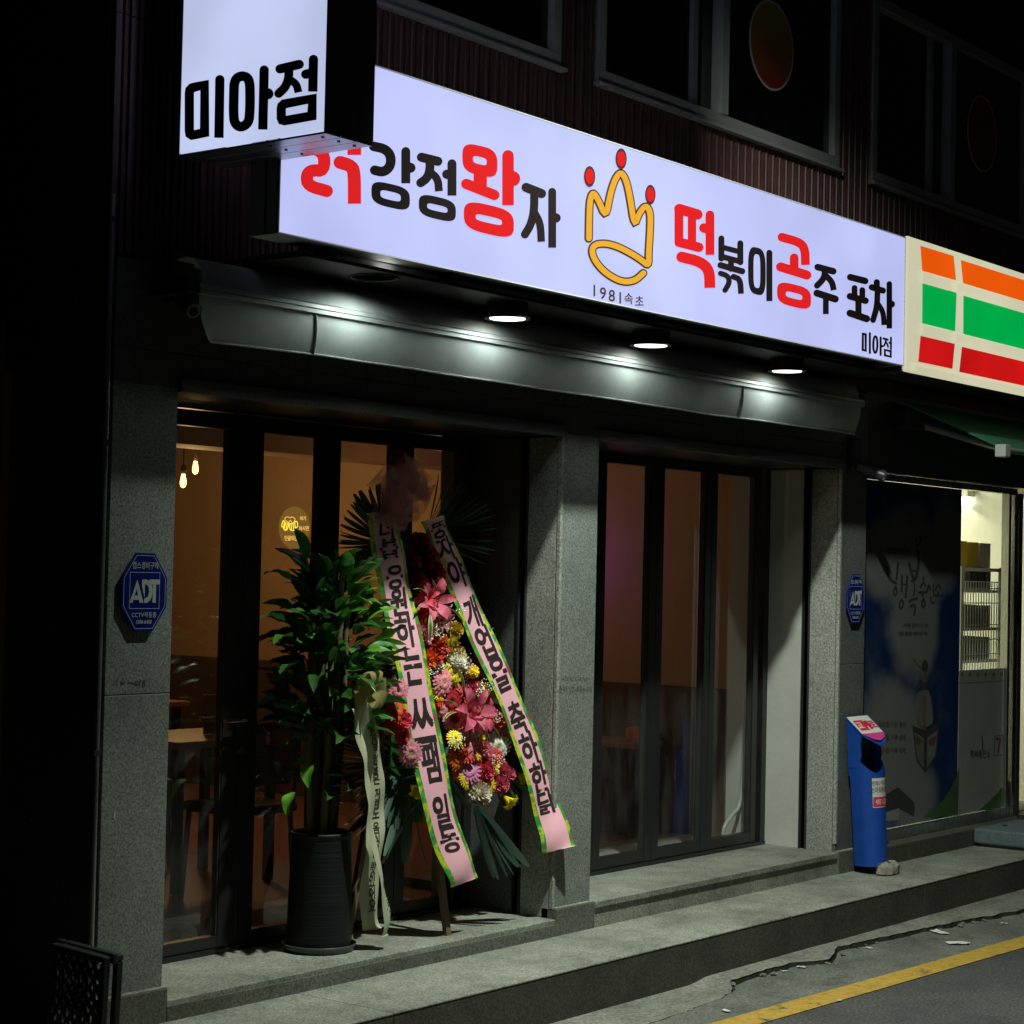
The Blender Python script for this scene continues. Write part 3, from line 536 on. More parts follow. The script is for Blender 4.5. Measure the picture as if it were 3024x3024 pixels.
for cx, cy, rx, ry in ((223, 196, 27, 50), (373, 112, 27, 50), (512, 282, 25, 47)):
    for k, (mt, q, d) in enumerate((('crown_edge', 1, .0045), ('sign_red', .74, .006))):
        obj('crown_jewel', MB().sheet([(1600 + (cx + rx * q * math.cos(t * math.pi / 16)) / 1.61, 400 + (cy + ry * q * math.sin(t * math.pi / 16)) / 1.61) for t in range(32)], SGN, d), mt, crown)
mb = MB()
for ch, x, y, s_ in (('1', 248, 738, 62), ('9', 289, 750, 62), ('8', 331, 762, 62), ('1', 371, 772, 62), ('속', 411, 776, 50), ('초', 462, 786, 50)):
    text(mb, ch, lambda u, v, d: SGN(1600 + u / 1.61, 400 + (y - (v)) / 1.61, d), s_ * (1.25 if ch in '1981' else 1.15), .002, bold=.012, sx=.85, at=(x, 0), shear=0)
obj('founding_line', mb, 'crown_edge', sg)

# ------------------------------------------------------------------ projecting blade sign
BX = 4.80
def BLD(u, v, d): p = hit(u, v, 'X', BX); return (p.x - d, p.y, p.z)
a = hit(528, 458, 'X', BX); b = hit(961.5, 389, 'X', BX); BY1, BY0, BZ = a.y, b.y, (a.z + b.z) / 2
BX1 = hit(1104, 300, 'Y', BY0).x
bs_ = thing('blade_sign', 'backlit white box sign with black letters standing out from the wall on the left', 'sign', (BX + .1, BY1, BZ))
obj('sign_face', MB().box(BX, BX + .01, BY0 + .008, BY1 - .004, BZ + .006, 5.2), 'blade_white', bs_)
obj('sign_face', MB().box(BX1 - .01, BX1, BY0 + .008, BY1 - .004, BZ + .006, 5.2), 'blade_white', bs_)
obj('sign_case', MB().box(BX - .002, BX1 + .002, BY0, BY0 + .006, BZ, 5.22).box(BX - .002, BX1 + .002, BY1 - .003, BY1 + .003, BZ, 5.22), 'sign_dark', bs_)
w3 = (BX1 - BX) / 3
for q in range(3):
    obj('end_panel', MB().box(BX + q * w3 + .003, BX + (q + 1) * w3 - .003, BY0 - .004, BY0 - .0005, BZ + .002, 5.2), 'sign_dark', bs_)
    obj('bottom_panel', MB().box(BX + q * w3 + .002, BX + (q + 1) * w3 - .002, BY0 + .003, BY1 - .004, BZ - .006, BZ + .001), 'sheet_metal', bs_)
    for yy in (BY0 + .05, BY0 + .3): obj('screw', MB().lathe([(.007, -.003), (.005, 0)], (BX + (q + .5) * w3, yy, BZ - .0065), 8), 'alu_dark', bs_)
for zq in (3.7, 4.9): obj('bracket', MB().box(BX + .06, BX + .1, BY1, YF + .03, zq, zq + .06), 'alu_dark', bs_)
for st in ([(50, [(503, 535), (506, 515), (518, 502), (540, 496), (590, 486), (590, 757), (540, 768), (518, 772), (506, 764), (503, 745)], 'ck'), ], [(50, [(677, 455), (672, 787)], 'e')], [(52, [(757, 540), (760, 455), (803, 430), (846, 450), (850, 540), (848, 640), (842, 700), (798, 730), (760, 705), (755, 640)], 'c')],
           [(50, [(930, 400), (922, 740)], 'e'), (60, [(938, 538), (952, 536)])], [(50, [(1020, 394), (1130, 368)]), (48, [(1072, 392), (1070, 450), (1050, 500), (1013, 534)]), (42, [(1072, 452), (1115, 480), (1126, 528)], 'e'), (50, [(1212, 340), (1208, 524)], 'e'), (50, [(1168, 425), (1195, 418)]), (50, [(1029, 620), (1032, 606), (1045, 594), (1206, 564), (1204, 662), (1048, 690), (1034, 686), (1029, 674)], 'ck')]):
    letters(bs_, st, K, *Z1, BLD, .002)

# ------------------------------------------------------------------ convenience store sign, stripes in raised panels
cs = thing('striped_store_sign', 'backlit cream sign with orange, green and red stripes at the right edge', 'sign', (9.97, YSG, 3.05))
CX0 = hit(2683, 700, 'Y', YSG).x; cz1 = hit(2683, 695, 'Y', YSG).z; cz0 = hit(2679, 1097, 'Y', YSG).z
CXM = hit(2805, 735, 'Y', YSG).x
for x0, x1 in ((CX0, CXM - .004), (CXM + .004, 14.2)): obj('panel', MB().box(x0, x1, YSG, YSG + .03, cz0, cz1), 'cream_light', cs, .012)
obj('case', MB().box(CX0 - .002, 14.2, YSG + .031, YSG + .3, cz0 + .004, cz1 - .004), 'sign_dark', cs)
zz = lambda x, y: hit(2400 + x / 2.147, 600 + y / 2.147, 'Y', YSG)
rows = [('stripe_orange', (682, 272), (888, 335), (903, 488), (693, 430), (938, 362), (953, 512)), ('stripe_green', (695, 510), (907, 568), (897, 812), (693, 762), (955, 588), (953, 832)), ('stripe_red', (683, 842), (895, 892), (880, 1050), (668, 1005), (945, 912), (928, 1070))]
for mt, a, b, c, d, e, f in rows:
    A, B_, C_, D_ = [zz(*q) for q in (a, b, c, d)]; E_, F_ = zz(*e), zz(*f)
    obj('stripe', MB().prism([(q.x, q.z) for q in (D_, C_, B_, A)], lambda u, v, t: (u, YSG - t, v), .0005, .006), mt, cs)
    ztop, zbot = (E_.z + A.z) / 2, (F_.z + D_.z) / 2
    obj('stripe', MB().prism([(F_.x, F_.z), (14.0, zbot), (14.0, ztop), (E_.x, E_.z)], lambda u, v, t: (u, YSG - t, v), .0005, .006), mt, cs)
for k in range(2):
    za = (zz(*rows[k][4]).z + zz(*rows[k + 1][1]).z) / 2
    for x0, x1 in ((zz(*rows[k][4]).x - .03, CXM - .03), (CXM + .06, 14.05)):
        obj('ridge', MB().prism([(0, za - .038), (.022, za - .022), (.022, za + .022), (0, za + .038)], lambda u, v, t: (t, YSG - .0008 - u, v), x0, x1), 'cream_light', cs)
obj('edge_bar', MB().prism([(0, cz0), (.03, cz0 + .01), (.03, cz0 + .035), (0, cz0 + .06)], lambda u, v, t: (t, YSG - .001 - u, v), CX0 + .06, 14.1), 'cream_light', cs)

# ------------------------------------------------------------------ rolled awning under the sign with its downlights
aw = thing('rolled_awning', 'rolled-up grey awning with hanging valance under the long white sign', 'awning', (7.4, 5.4, 2.7))
AX0, AX1 = hit(580, 862, 'Y', 5.27).x, hit(2545, 1204, 'Y', 5.27).x
n = 60; vs = []; pr = [(5.44, 2.985), (5.40, 3.004), (5.36, 3.008), (5.32, 2.998), (5.292, 2.972), (5.278, 2.94), (5.272, 2.905)]
xs = [AX0 + .03 + (AX1 - AX0 - .06) * i / n for i in range(n + 1)]
for i, x in enumerate(xs):
    for y, z in pr: vs.append((x, y + .004 * noise.noise((x * 3, z * 9, 0)), z))
k = len(pr); mb = MB().add(vs, [(i * k + j, i * k + j + 1, (i + 1) * k + j + 1, (i + 1) * k + j) for i in range(n) for j in range(k - 1)], True)
obj('fabric_roll', mb, 'awning_fabric', aw)
obj('front_rail', MB().prism([(5.25, 2.862), (5.25, 2.876), (5.256, 2.878), (5.25, 2.882), (5.252, 2.896), (5.262, 2.903), (5.285, 2.903), (5.285, 2.862)], lambda u, v, t: (t, u, v), AX0, AX1), 'rail', aw)
n = 150; rowsn = 8; vs = []
for i in range(n + 1):
    x = AX0 + .012 + (AX1 - AX0 - .024) * i / n
    for j in range(rowsn + 1):
        t = j / rowsn; z = 2.861 - .155 * t - .004 * math.sin(x * 3.1) * t - (.012 * t * noise.noise((x * .7, 0, 3)))
        y = 5.268 + (.012 * noise.noise((x * 2.2, 5, 0)) + .006 * math.sin(x * 9 + 3 * noise.noise((x, 1, 1)))) * t + .035 * t * t
        e = max(0, 1 - (x - AX0) / .14); vs.append((x + .10 * e * t * t, y, z))
k = rowsn + 1; mb = MB().add(vs, [(i * k + j, i * k + j + 1, (i + 1) * k + j + 1, (i + 1) * k + j) for i in range(n) for j in range(rowsn)], True)
va = obj('valance', mb, 'awning_fabric', aw)
vs2 = [vs[i * k + rowsn] for i in range(n + 1)]
obj('hem', MB().tube([(x, y - .002, z) for x, y, z in vs2], .0045, 6), 'awning_fabric', va)
for px in (930, 2205):
    x = hit(px, 950, 'Y', 5.26).x; i = min(range(n), key=lambda q: abs(vs[q * k][0] - x))
    obj('seam', MB().tube([(vs[i * k + j][0] + .02 * j / rowsn, vs[i * k + j][1] - .003, vs[i * k + j][2]) for j in range(rowsn + 1)], .006, 6), 'awning_fabric', va)
obj('end_bracket', MB().box(AX0 - .05, AX0, 5.26, 5.46, 2.86, 2.93), 'alu_dark', aw, .005); obj('end_bracket', MB().box(AX1, AX1 + .05, 5.26, 5.46, 2.86, 2.93), 'alu_dark', aw, .005)
so = thing('soffit_board', 'matt black board under the long sign that carries the round downlights', 'board', (7.4, 5.3, 3.0))
obj('board', MB().box(5.2, 9.9, 5.03, YF, 3.022, 3.036), 'soffit', so); obj('edge_strip', MB().box(5.2, 9.9, 5.45, 5.458, 2.95, 3.02), 'soffit', so)
LX = [hit(1120, 868, 'Z', 2.953), hit(1505, 943, 'Z', 2.953), hit(1922, 1023, 'Z', 2.953), hit(2334, 1098, 'Z', 2.953)]
dlab = ['round downlight nearest the blade sign, its lens hidden in the soffit', 'lit round downlight left of the crown, over the pillar gap', 'middle lit round downlight of the three that show, below the crown', 'right-hand lit round downlight, below the sign\'s last letters']
for i, p in enumerate(LX):
    y = LX[2].y; x = p.x; t = thing('downlight', dlab[i], 'lamp', (x, y, 2.95), 'round downlights under the sign')
    dz = .075 if i == 0 else 0
    if i: obj('housing', MB().lathe([(.088, 2.960), (.088, 3.02)], (x, y, 0), 32), 'soffit', t)
    rz = 0 if i else .062
    obj('trim_ring', MB().lathe([(.098, 2.959 + rz), (.10, 2.9545 + rz), (.094, 2.9535 + rz), (.086, 2.956 + rz), (.086, 2.959 + rz)], (x, y, 0), 36), 'soffit', t)
    obj('lens', MB().lathe([(.076, 2.9615 + dz), (.076, 2.9548 + dz)], (x, y, 0), 32), 'led', t)
    l = bpy.data.lights.new('downlight_beam', 'SPOT'); l.energy = 3.7 if i else 3.3; l.color = (.86, 1, .93); l.spot_size = rad(172); l.spot_blend = .25; l.shadow_soft_size = .06
    lo_ = bpy.data.objects.new('downlight_beam', l); COL.objects.link(lo_); lo_.location = (x, y, 2.936); lo_.rotation_euler = (0, 0, 0); lo_.parent = t; lo_.matrix_parent_inverse = t.matrix_basis.inverted()
# green awning of the store next door
ga = thing('green_awning', 'dark green awning with grey arm above the store window on the right', 'awning', (11.2, 5.4, 2.7))
a0 = hit(2655, 1188, 'Y', 5.40); q = [hit(2655, 1188, 'Y', 5.42), hit(3024, 1260, 'Y', 5.42), hit(3060, 1345, 'Y', 4.95), hit(2965, 1328, 'Y', 4.95)]
A, D_ = q[0], q[3]; B_ = Vector((A.x + 3, A.y, A.z)); C_ = Vector((D_.x + 2.2, D_.y, D_.z))
obj('canopy', MB().hexa([A, B_, C_, D_], [p + Vector((0, 0, .012)) for p in (A, B_, C_, D_)]), 'green_fabric', ga)
obj('front_bar', MB().tube([D_, C_], .018), 'alu_white', ga)
r0, r1 = hit(2690, 1245, 'Y', 5.44), hit(2955, 1325, 'Y', 4.98)
obj('folding_arm', MB().tube([r0, r1], .024, 8), 'alu_white', ga); obj('wall_bracket', MB().box(r0.x - .2, r0.x + .1, 5.36, 5.46, r0.z - .05, r0.z + .05), 'alu_dark', ga, .005)
obj('end_cap', MB().box(D_.x - .045, D_.x + .03, D_.y - .03, D_.y + .04, D_.z - .045, D_.z + .03), 'sensor', ga, .006)

# ================================================================== store window on the right
YW = 5.55
sw = thing('store_window', 'steel framed store window covered by a blue sky film, right of the dark pillar', 'window', (11.6, YW, .33))
WX = (10.415, 11.87, 12.56, 12.69)
LEDGE = .318
lg = obj('ledge', MB().box(P3[1] - .02, 16, 5.405, 5.9, .05, LEDGE), 'stone_riser', bld, .004)
obj('frame', MB().box(WX[0], WX[3], YW - .03, YW + .03, LEDGE + .002, .385).box(WX[0], WX[3], YW - .03, YW + .03, 2.49, 2.53).box(WX[2], WX[2] + .035, YW - .028, YW + .028, .385, 2.49).box(WX[3] - .05, WX[3], YW - .035, YW + .035, .386, 2.489), 'steel', sw, .003)
obj('door_post', MB().box(12.72, 12.78, YW - .03, YW + .05, LEDGE, 2.5), 'alu_dark', sw); obj('post_foot', MB().lathe([(.03, LEDGE - .1), (.03, LEDGE + .04)], (12.5, 5.38, 0), 12), 'alu_dark', sw)
obj('header', MB().box(P3[1], 16, YF + .01, 5.95, 2.535, 3.1), 'alu_dark', sw)
obj('pane', MB().add([(WX[0], YW, .385), (WX[2], YW, .385), (WX[2], YW, 2.49), (WX[0], YW, 2.49)], [(0, 1, 2, 3)]), 'glass', sw)
def FLM(u, v, d): p = hit(u, v, 'Y', YW); return (p.x, YW - .0012 - d, p.z)
def sky_film(name, blobs):
    """printed sky: navy fading to grey cloud where soft patches lie"""
    mt, nt, bs = nmat(name); L = nt.links.new; tc = nt.nodes.new('ShaderNodeTexCoord'); sp = nt.nodes.new('ShaderNodeSeparateXYZ')
    nz = nt.nodes.new('ShaderNodeTexNoise'); nz.inputs['Scale'].default_value = 2.6; nz.inputs['Detail'].default_value = 7; L(tc.outputs['Object'], nz.inputs['Vector']); L(tc.outputs['Object'], sp.inputs[0])
    def M(op, a, b=None, c=None):
        n = nt.nodes.new('ShaderNodeMath'); n.operation = op
        for i, v in enumerate((a, b, c)):
            if v is None: continue
            if isinstance(v, (int, float)): n.inputs[i].default_value = v
            else: L(v, n.inputs[i])
        return n.outputs[0]
    tot = None
    for cx, cz, rx, rz in blobs:
        dx = M('MULTIPLY', M('SUBTRACT', sp.outputs[0], cx), 1 / rx); dz = M('MULTIPLY', M('SUBTRACT', sp.outputs[2], cz), 1 / rz)
        v = M('MAXIMUM', M('SUBTRACT', 1.0, M('ADD', M('MULTIPLY', dx, dx), M('MULTIPLY', dz, dz))), 0.0); tot = v if tot is None else M('MAXIMUM', tot, v)
    k = M('ADD', tot, M('MULTIPLY', M('SUBTRACT', nz.outputs[0], .5), 1.5)); mr = nt.nodes.new('ShaderNodeMapRange'); mr.interpolation_type = 'SMOOTHSTEP'; mr.inputs[1].default_value = .0; mr.inputs[2].default_value = .75; L(k, mr.inputs[0])
    mx = nt.nodes.new('ShaderNodeMix'); mx.data_type = 'RGBA'; L(mr.outputs[0], mx.inputs[0]); setc(mx.inputs[6], (.004, .018, .07)); setc(mx.inputs[7], (.13, .13, .125)); L(mx.outputs[2], bs.inputs['Base Color']); bs.inputs['Roughness'].default_value = .35  # navy and grey both darkened to hold that window shade
W_ = lambda x, y: hit(x, y, 'Y', YW)
sky_film('film_sky', [(W_(x, y).x, W_(x, y).z, rx, rz) for x, y, rx, rz in ((2690, 1660, .62, .42), (2800, 1600, .35, .38), (2700, 1850, .42, .40), (2600, 1650, .35, .3), (2620, 2230, .55, .55), (2700, 2360, .4, .3))])
film = obj('window_film', MB().box(WX[0] + .002, WX[1], YW - .0012, YW - .0004, .387, 2.488), 'film_sky', sw)
fp = lambda pts: [(2560 + x / 3.578, 1880 + y / 3.578) for x, y in pts]
def blob(pts, it=2): return smooth(pts, it, True)
def lightcloud(name, poly, mat, d): return obj(name, MB().sheet(poly, FLM, d), mat, film)
lightcloud('print_grass', [(2832, 2260)] + smooth([(2832, 2268), (2812, 2320), (2780, 2370), (2725, 2414)], 2) + [(2828, 2408)], 'film_green', .0008)
# small house
lightcloud('print_house', fp([(110, 1720), (325, 1590), (490, 1740), (505, 1800), (495, 1900), (340, 1820), (110, 1880)]), 'film_dark', .0008); lightcloud('print_house', fp([(115, 1880), (335, 1812), (340, 1935), (115, 1960)]), 'film_grey', .0009)
# boat with three children, drawn as plain shapes
lightcloud('print_boat', fp([(478, 935), (600, 990), (760, 905), (735, 1260), (612, 1440), (520, 1310)]), 'film_dark', .0008)
lightcloud('print_boat', fp([(500, 1010), (598, 1070), (598, 1400), (530, 1290)]), 'film_cloud', .001); lightcloud('print_boat', fp([(632, 1070), (745, 990), (720, 1250), (632, 1390)]), 'film_cloud', .001)
lightcloud('print_boat', fp([(512, 1050), (585, 1095), (540, 1150), (520, 1140)]), 'film_red', .0012); lightcloud('print_boat', fp([(650, 1090), (735, 1040), (710, 1150), (655, 1160)]), 'film_red', .0012)
lightcloud('print_child', fp(blob([(510, 680), (540, 580), (590, 560), (640, 560), (670, 620), (690, 760), (700, 920), (620, 960), (520, 930)])), 'film_cloud', .0010)
lightcloud('print_child', fp(blob([(580, 270), (610, 235), (645, 280), (640, 350), (605, 395), (578, 340)])), 'film_dark', .0010); lightcloud('print_child', fp(blob([(535, 490), (565, 445), (590, 480), (600, 520), (625, 465), (645, 500), (620, 560), (560, 570)])), 'film_dark', .0012)
mb = MB(); stroke(mb, fp([(585, 345), (540, 300), (490, 240)]), 5, FLM, .001); stroke(mb, fp([(610, 390), (612, 470)]), 12, FLM, .0011); stroke(mb, fp([(606, 640), (604, 860), (608, 980)]), 9, FLM, .0014); obj('print_child', mb, 'film_brown', film)
mb = MB(); fq = lambda pts: [(2560 + x / 4.83, 1500 + y / 4.83) for x, y in pts]      # calligraphy of the poster
for k, (wd, pts, c) in enumerate([(34, [(295, 945), (330, 1030), (410, 1075)], 0), (28, [(440, 780), (430, 900), (415, 1010)], 0), (24, [(405, 1120), (375, 1190), (390, 1260), (430, 1210), (410, 1130)], 1), (28, [(495, 960), (490, 1190)], 0), (28, [(570, 970), (560, 1150), (545, 1270)], 0), (20, [(495, 1090), (560, 1085)], 0), (26, [(480, 1310), (450, 1390), (480, 1450), (520, 1380), (505, 1310)], 1),
        (34, [(600, 795), (625, 920), (660, 1010)], 0), (36, [(715, 600), (735, 720), (725, 880), (690, 1010), (640, 1040)], 0), (24, [(640, 900), (700, 890)], 0), (18, [(665, 1050), (680, 1150), (660, 1250)], 0), (30, [(605, 1330), (650, 1300), (710, 1290)], 0), (30, [(620, 1400), (670, 1370), (685, 1420), (668, 1520)], 0),
        (26, [(800, 985), (800, 1030)], 0), (22, [(760, 1130), (800, 1040), (830, 1110)], 0), (30, [(735, 1205), (850, 1195)], 0), (22, [(790, 1220), (790, 1270)], 0), (24, [(795, 1290), (770, 1370), (800, 1430), (825, 1370), (805, 1300)], 1), (22, [(850, 1190), (880, 1080), (900, 1170)], 0), (22, [(940, 1080), (945, 1210)], 0), (20, [(905, 1270), (910, 1350), (960, 1345)], 0), (22, [(970, 1170), (1010, 1070), (1045, 1150)], 0), (30, [(950, 1245), (1070, 1245)], 0), (20, [(1005, 1190), (1005, 1230)], 0),
        (26, [(700, 560), (705, 480), (690, 440)], 0), (26, [(715, 560), (745, 490), (770, 420)], 0), (22, [(820, 420), (845, 410)], 0)]):
    stroke(mb, fq(pts), wd / 4.83, FLM, .0012 + .00003 * k, closed=bool(c))
for ln, x, y, sz in (('가깝고 편리한', 430, 610, 95), ('가까운 곳에서 만나는', 690, 1670, 66), ('생활 충전소 행복 한가득', 650, 1790, 66)):
    cx, cy = 2560 + x / 4.83, 1500 + y / 4.83; text(mb, ln, lambda u, v, d: FLM(cx + u, cy - v, d), sz / 4.83, .0016, bold=.01, sx=.62)
obj('print_lettering', mb, 'film_ink', film)
mb = MB()
for k, ln in enumerate(('편리함 가득 충전', '든든함 가득 충전', '즐거움 가득 충전')):
    cx, cy = 2560 + 265 / 3.578, 1880 + (925 + k * 137) / 3.578; text(mb, ln, lambda u, v, d: FLM(cx + u, cy - v, d), 17, .0016, bold=.012, sx=.7)
obj('print_lettering', mb, 'film_brown', film)
# lower film on the clear pane
f2 = obj('window_film', MB().box(WX[1] + .004, WX[2] - .002, YW - .0012, YW - .0004, .387, 1.318), 'film_grey', sw)
fr_ = lambda pts: [(2780 + x / 3.02, 1960 + y / 3.02) for x, y in pts]
obj('print_grass', MB().sheet(fr_([(612, 1290), (612, 960)] + [(560, 1070), (500, 1150), (420, 1230), (330, 1310)]), FLM, .0005), 'film_green', f2)
mb = MB()
for q in range(7): x = 182 + q * 70; mb.sheet(fr_([(x - 16, 90), (x + 14, 70), (x + 10, 105), (x - 8, 135), (x - 4, 105)]), FLM, .0006)
obj('print_marks', mb, 'film_brown', f2)
mb = MB(); text(mb, '행복충전소', lambda u, v, d: FLM(2780 + 345 / 3.02 + u, 1960 + 805 / 3.02 - v, d), 26, .0006, bold=.02, sx=.5); mb.add([FLM(*q, .0007) for q in fr_([(355, 640), (365, 640), (372, 780), (362, 780)])], [(0, 1, 2, 3)])
obj('print_lettering', mb, 'film_ink', f2)
mb = MB(); P_ = fr_([(470, 645), (545, 640), (545, 815), (470, 820)]); stroke(mb, P_, 2.4, FLM, .0006, closed=True, it=0); obj('print_badge', mb, 'film_green', f2)
mb = MB(); stroke(mb, fr_([(485, 672), (528, 668)]), 7, FLM, .0006, 's', 'e'); stroke(mb, fr_([(524, 670), (512, 730), (505, 800)]), 6, FLM, .0007, 's', 'e'); obj('print_badge', mb, 'film_red', f2)
obj('print_line', MB().sheet(fr_([(155, 172), (615, 146), (615, 150), (155, 177)]), FLM, .0006), 'film_brown', f2)
# store room with its rack
sr = thing('store_room', 'bright cream store interior seen through the clear pane at the right edge', 'room', (12.5, 7.0, .2))
obj('wall', MB().box(10.5, 16, 8.6, 8.7, .3, 3.2), 'store_wall', sr); obj('side_wall', MB().box(13.6, 13.7, 5.7, 8.6, .3, 3.2), 'store_wall', sr); obj('ceiling', MB().box(10.45, 16, 5.62, 8.6, 3.0, 3.1), 'store_wall', sr); obj('room_floor', MB().box(10.45, 16, 5.62, 8.6, .2, .32), 'concrete', sr)
obj('side_wall', MB().box(10.4, 10.45, 5.62, 8.6, .3, 3.1), 'store_wall', sr)
ft = thing('fluorescent_lamp', 'glowing fluorescent tube under the store ceiling', 'lamp', (13, 6.6, 2.6))
fa, fb = hit(2842, 1480, 'Y', 6.3), hit(2940, 1486, 'Y', 6.3)
obj('tube', MB().tube([fa, fb], .03, 10), 'tube', ft); obj('batten', MB().box(fa.x, fb.x, 6.26, 6.34, fa.z + .035, fa.z + .09), 'store_wall', ft)
l = bpy.data.lights.new('tube_light', 'AREA'); l.energy = 60; l.color = (1, .98, .74); l.shape = 'RECTANGLE'; l.size = 1.6; l.size_y = .3
lo_ = bpy.data.objects.new('tube_light', l); COL.objects.link(lo_); lo_.location = (12.6, 6.9, 2.85); lo_.parent = ft; lo_.matrix_parent_inverse = ft.matrix_basis.inverted()
rk = thing('wire_rack', 'white wire display rack inside the store window', 'rack', (12.2, 5.9, .32))
ry = 5.78; ra, rb = hit(2838, 1670, 'Y', ry).x, hit(2958, 1670, 'Y', ry).x; rt = hit(2900, 1675, 'Y', ry).z
for x in (ra, rb): obj('post', MB().box(x - .02, x + .02, ry - .015, ry + .015, .32, rt), 'rack', rk)
obj('top_rail', MB().box(ra, rb, ry - .012, ry + .012, rt - .03, rt - .006), 'rack', rk)
for q in range(15):
    x = ra + .03 + (rb - ra - .06) * q / 14; obj('wire', MB().box(x - .003, x + .003, ry - .003, ry + .003, 1.28, rt - .1), 'rack', rk)
for z in (1.4, 1.5, 1.6, 1.75, 1.85, rt - .1): obj('wire', MB().box(ra, rb, ry - .006, ry - .003, z - .003, z + .003), 'rack', rk)
for z in (1.36, 1.58, 1.84): obj('shelf', MB().box(ra, rb, ry + .016, ry + .45, z - .02, z), 'rack', rk)
gl_ = ['yellow carton on top of the wire rack, left one', 'yellow carton on top of the wire rack beside the grey one', 'pale grey carton on top of the wire rack']
for i, (x0, x1, mt) in enumerate(((2836, 2858, 'carton_yellow'), (2859, 2892, 'carton_yellow'), (2894, 2927, 'carton_grey'))):
    a, b = hit(x0, 1600, 'Y', ry + .1).x, hit(x1, 1600, 'Y', ry + .1).x; z1 = hit(x0, 1597 + i * 3, 'Y', ry + .1).z
    c = obj('carton', MB().box(a, b - .006, ry + .1, ry + .34, rt - .02, z1), mt, None, .004); tag(c, gl_[i], 'box', 'cartons on the store rack')
k = 0
for z, mt, n in ((1.58, 'carton_dark', 5), (1.84, 'carton_olive', 2), (1.84, 'carton_dark', 3), (1.36, 'carton_olive', 5)):
    for q in range(n):
        x = ra + .05 + (rb - ra - .1) * ((q + (2 if (mt == 'carton_dark' and z > 1.8) else 0)) / 5); hh = rng.uniform(.10, .17)
        c = obj('goods_box', MB().box(x, x + .075, ry + .04, ry + .2, z + .001, z + hh), mt, None, .003)
        nth = ['first', 'second', 'third', 'fourth', 'fifth'][q + (2 if (mt == 'carton_dark' and z > 1.8) else 0)]
        tag(c, '%s packet from the left behind the wires, %s shelf of the store rack' % (nth, {1.58: 'middle', 1.84: 'upper', 1.36: 'low'}[z]), 'packet', 'packets on the %s shelf of the store rack' % {1.58: 'middle', 1.84: 'upper', 1.36: 'low'}[z])
# plastic platform in front of the store
dk = thing('entry_platform', 'low blue-grey platform in front of the store at the right edge', 'platform', (12.3, 5.2, ZS))
obj('deck', MB().box(11.80, 13.4, 4.99, 5.40, ZS + .02, ZS + .115), 'deck', dk, .012)
for x in (11.83, 12.6): obj('foot', MB().box(x, x + .05, 5.02, 5.37, ZS, ZS + .021), 'black_plastic', dk)
obj('bolt', MB().lathe([(.014, ZS + .115), (.014, ZS + .124)], (12.05, 5.3, 0), 10), 'alu_dark', dk)

# ================================================================== alarm signs
def alarm_sign(cx, cz, wd, ht, label, pl, tilt=0):
    t = thing('alarm_sign', label, 'sign', (cx, YF, cz), 'blue octagonal alarm signs')
    fn = lambda u, v, d: (cx + u * math.cos(tilt), YF - .004 - d - u * math.sin(tilt), cz + v)
    O = lambda w, h, k=.42, j=.38: [(-w * k, -h), (w * k, -h), (w, -h * j), (w, h * j), (w * k, h), (-w * k, h), (-w, h * j), (-w, -h * j)]
    obj('plate', MB().prism(O(wd, ht), fn, .010, .016), 'blue_sign', t, .0012); obj('standoff', MB().box(cx - wd * .4, cx + wd * .4, YF - .0138, YF, cz - ht * .4, cz + ht * .4), 'alu_dark', t)
    mb = MB(); stroke(mb, O(wd * .92, ht * .93), .0022, fn, .0165, closed=True, it=0); stroke(mb, [(-wd * .66, -ht * .42), (wd * .66, -ht * .42), (wd * .66, ht * .50), (-wd * .66, ht * .50)], .0022, fn, .0166, closed=True, it=0); obj('outline', mb, 'pale_blue_line', t)
    for tx, sz, q_, yy, sp in (('캡스경비구역', .2, .8, .68, 1.0), ('CCTV작동중', .155, .95, -.58, 1.1), ('1588-6400', .14, .9, -.76, 1.0)):
        mb = MB(); text(mb, tx, fn, ht * sz, .0166, bold=.015, sx=q_, at=(0, ht * yy), space=sp); obj('small_print', mb, 'silver_print', t)
    q = lambda pts: [(-wd * .66 + x * wd * 1.32, -ht * .42 + y * ht * .92) for x, y in pts]
    mb = MB()
    for poly in ([(0, .16), (.245, .80), (.31, .80), (.47, .16), (.33, .16), (.305, .25), (.14, .25), (.10, .16)],): 
        A = q([(0, .16), (.225, .80), (.275, .80), (.10, .25), (.115, .25), (.12, .17)]); 
    mb.sheet(q([(0, .16), (.245, .80), (.245, .58), (.10, .16)]), fn, .0166); mb.sheet(q([(.245, .80), (.47, .16), (.335, .16), (.245, .48)]), fn, .0166); mb.sheet(q([(.12, .24), (.34, .24), (.305, .36), (.175, .36)]), fn, .0168)
    stroke(mb, q([(.445, .74), (.56, .74), (.68, .66), (.71, .48), (.68, .30), (.56, .22), (.49, .22)]), wd * .165, fn, .0167, 's', 's', it=2); mb.sheet(q([(.40, .80), (.50, .80), (.50, .30), (.40, .62)]), fn, .0169)
    mb.sheet(q([(.655, .81), (1, .81), (1, .67), (.64, .67)]), fn, .0170); mb.sheet(q([(.77, .67), (.88, .67), (.88, .16), (.77, .16)]), fn, .0171)
    obj('logo', mb, 'silver_print', t); return t
c1 = hit(416, 1748, 'Y', YF); alarm_sign(c1.x, c1.z, .107, .142, 'blue octagonal alarm sign on the left pillar beside the folding door', 0)
c2 = hit(2518, 1768, 'Y', YF); alarm_sign(c2.x, c2.z, .107, .142, 'blue octagonal alarm sign on the dark right pillar above the blue newspaper box', 0)
mb = MB()
hw = lambda pts: [(x / 1.719, 1900 + y / 1.719) for x, y in pts]
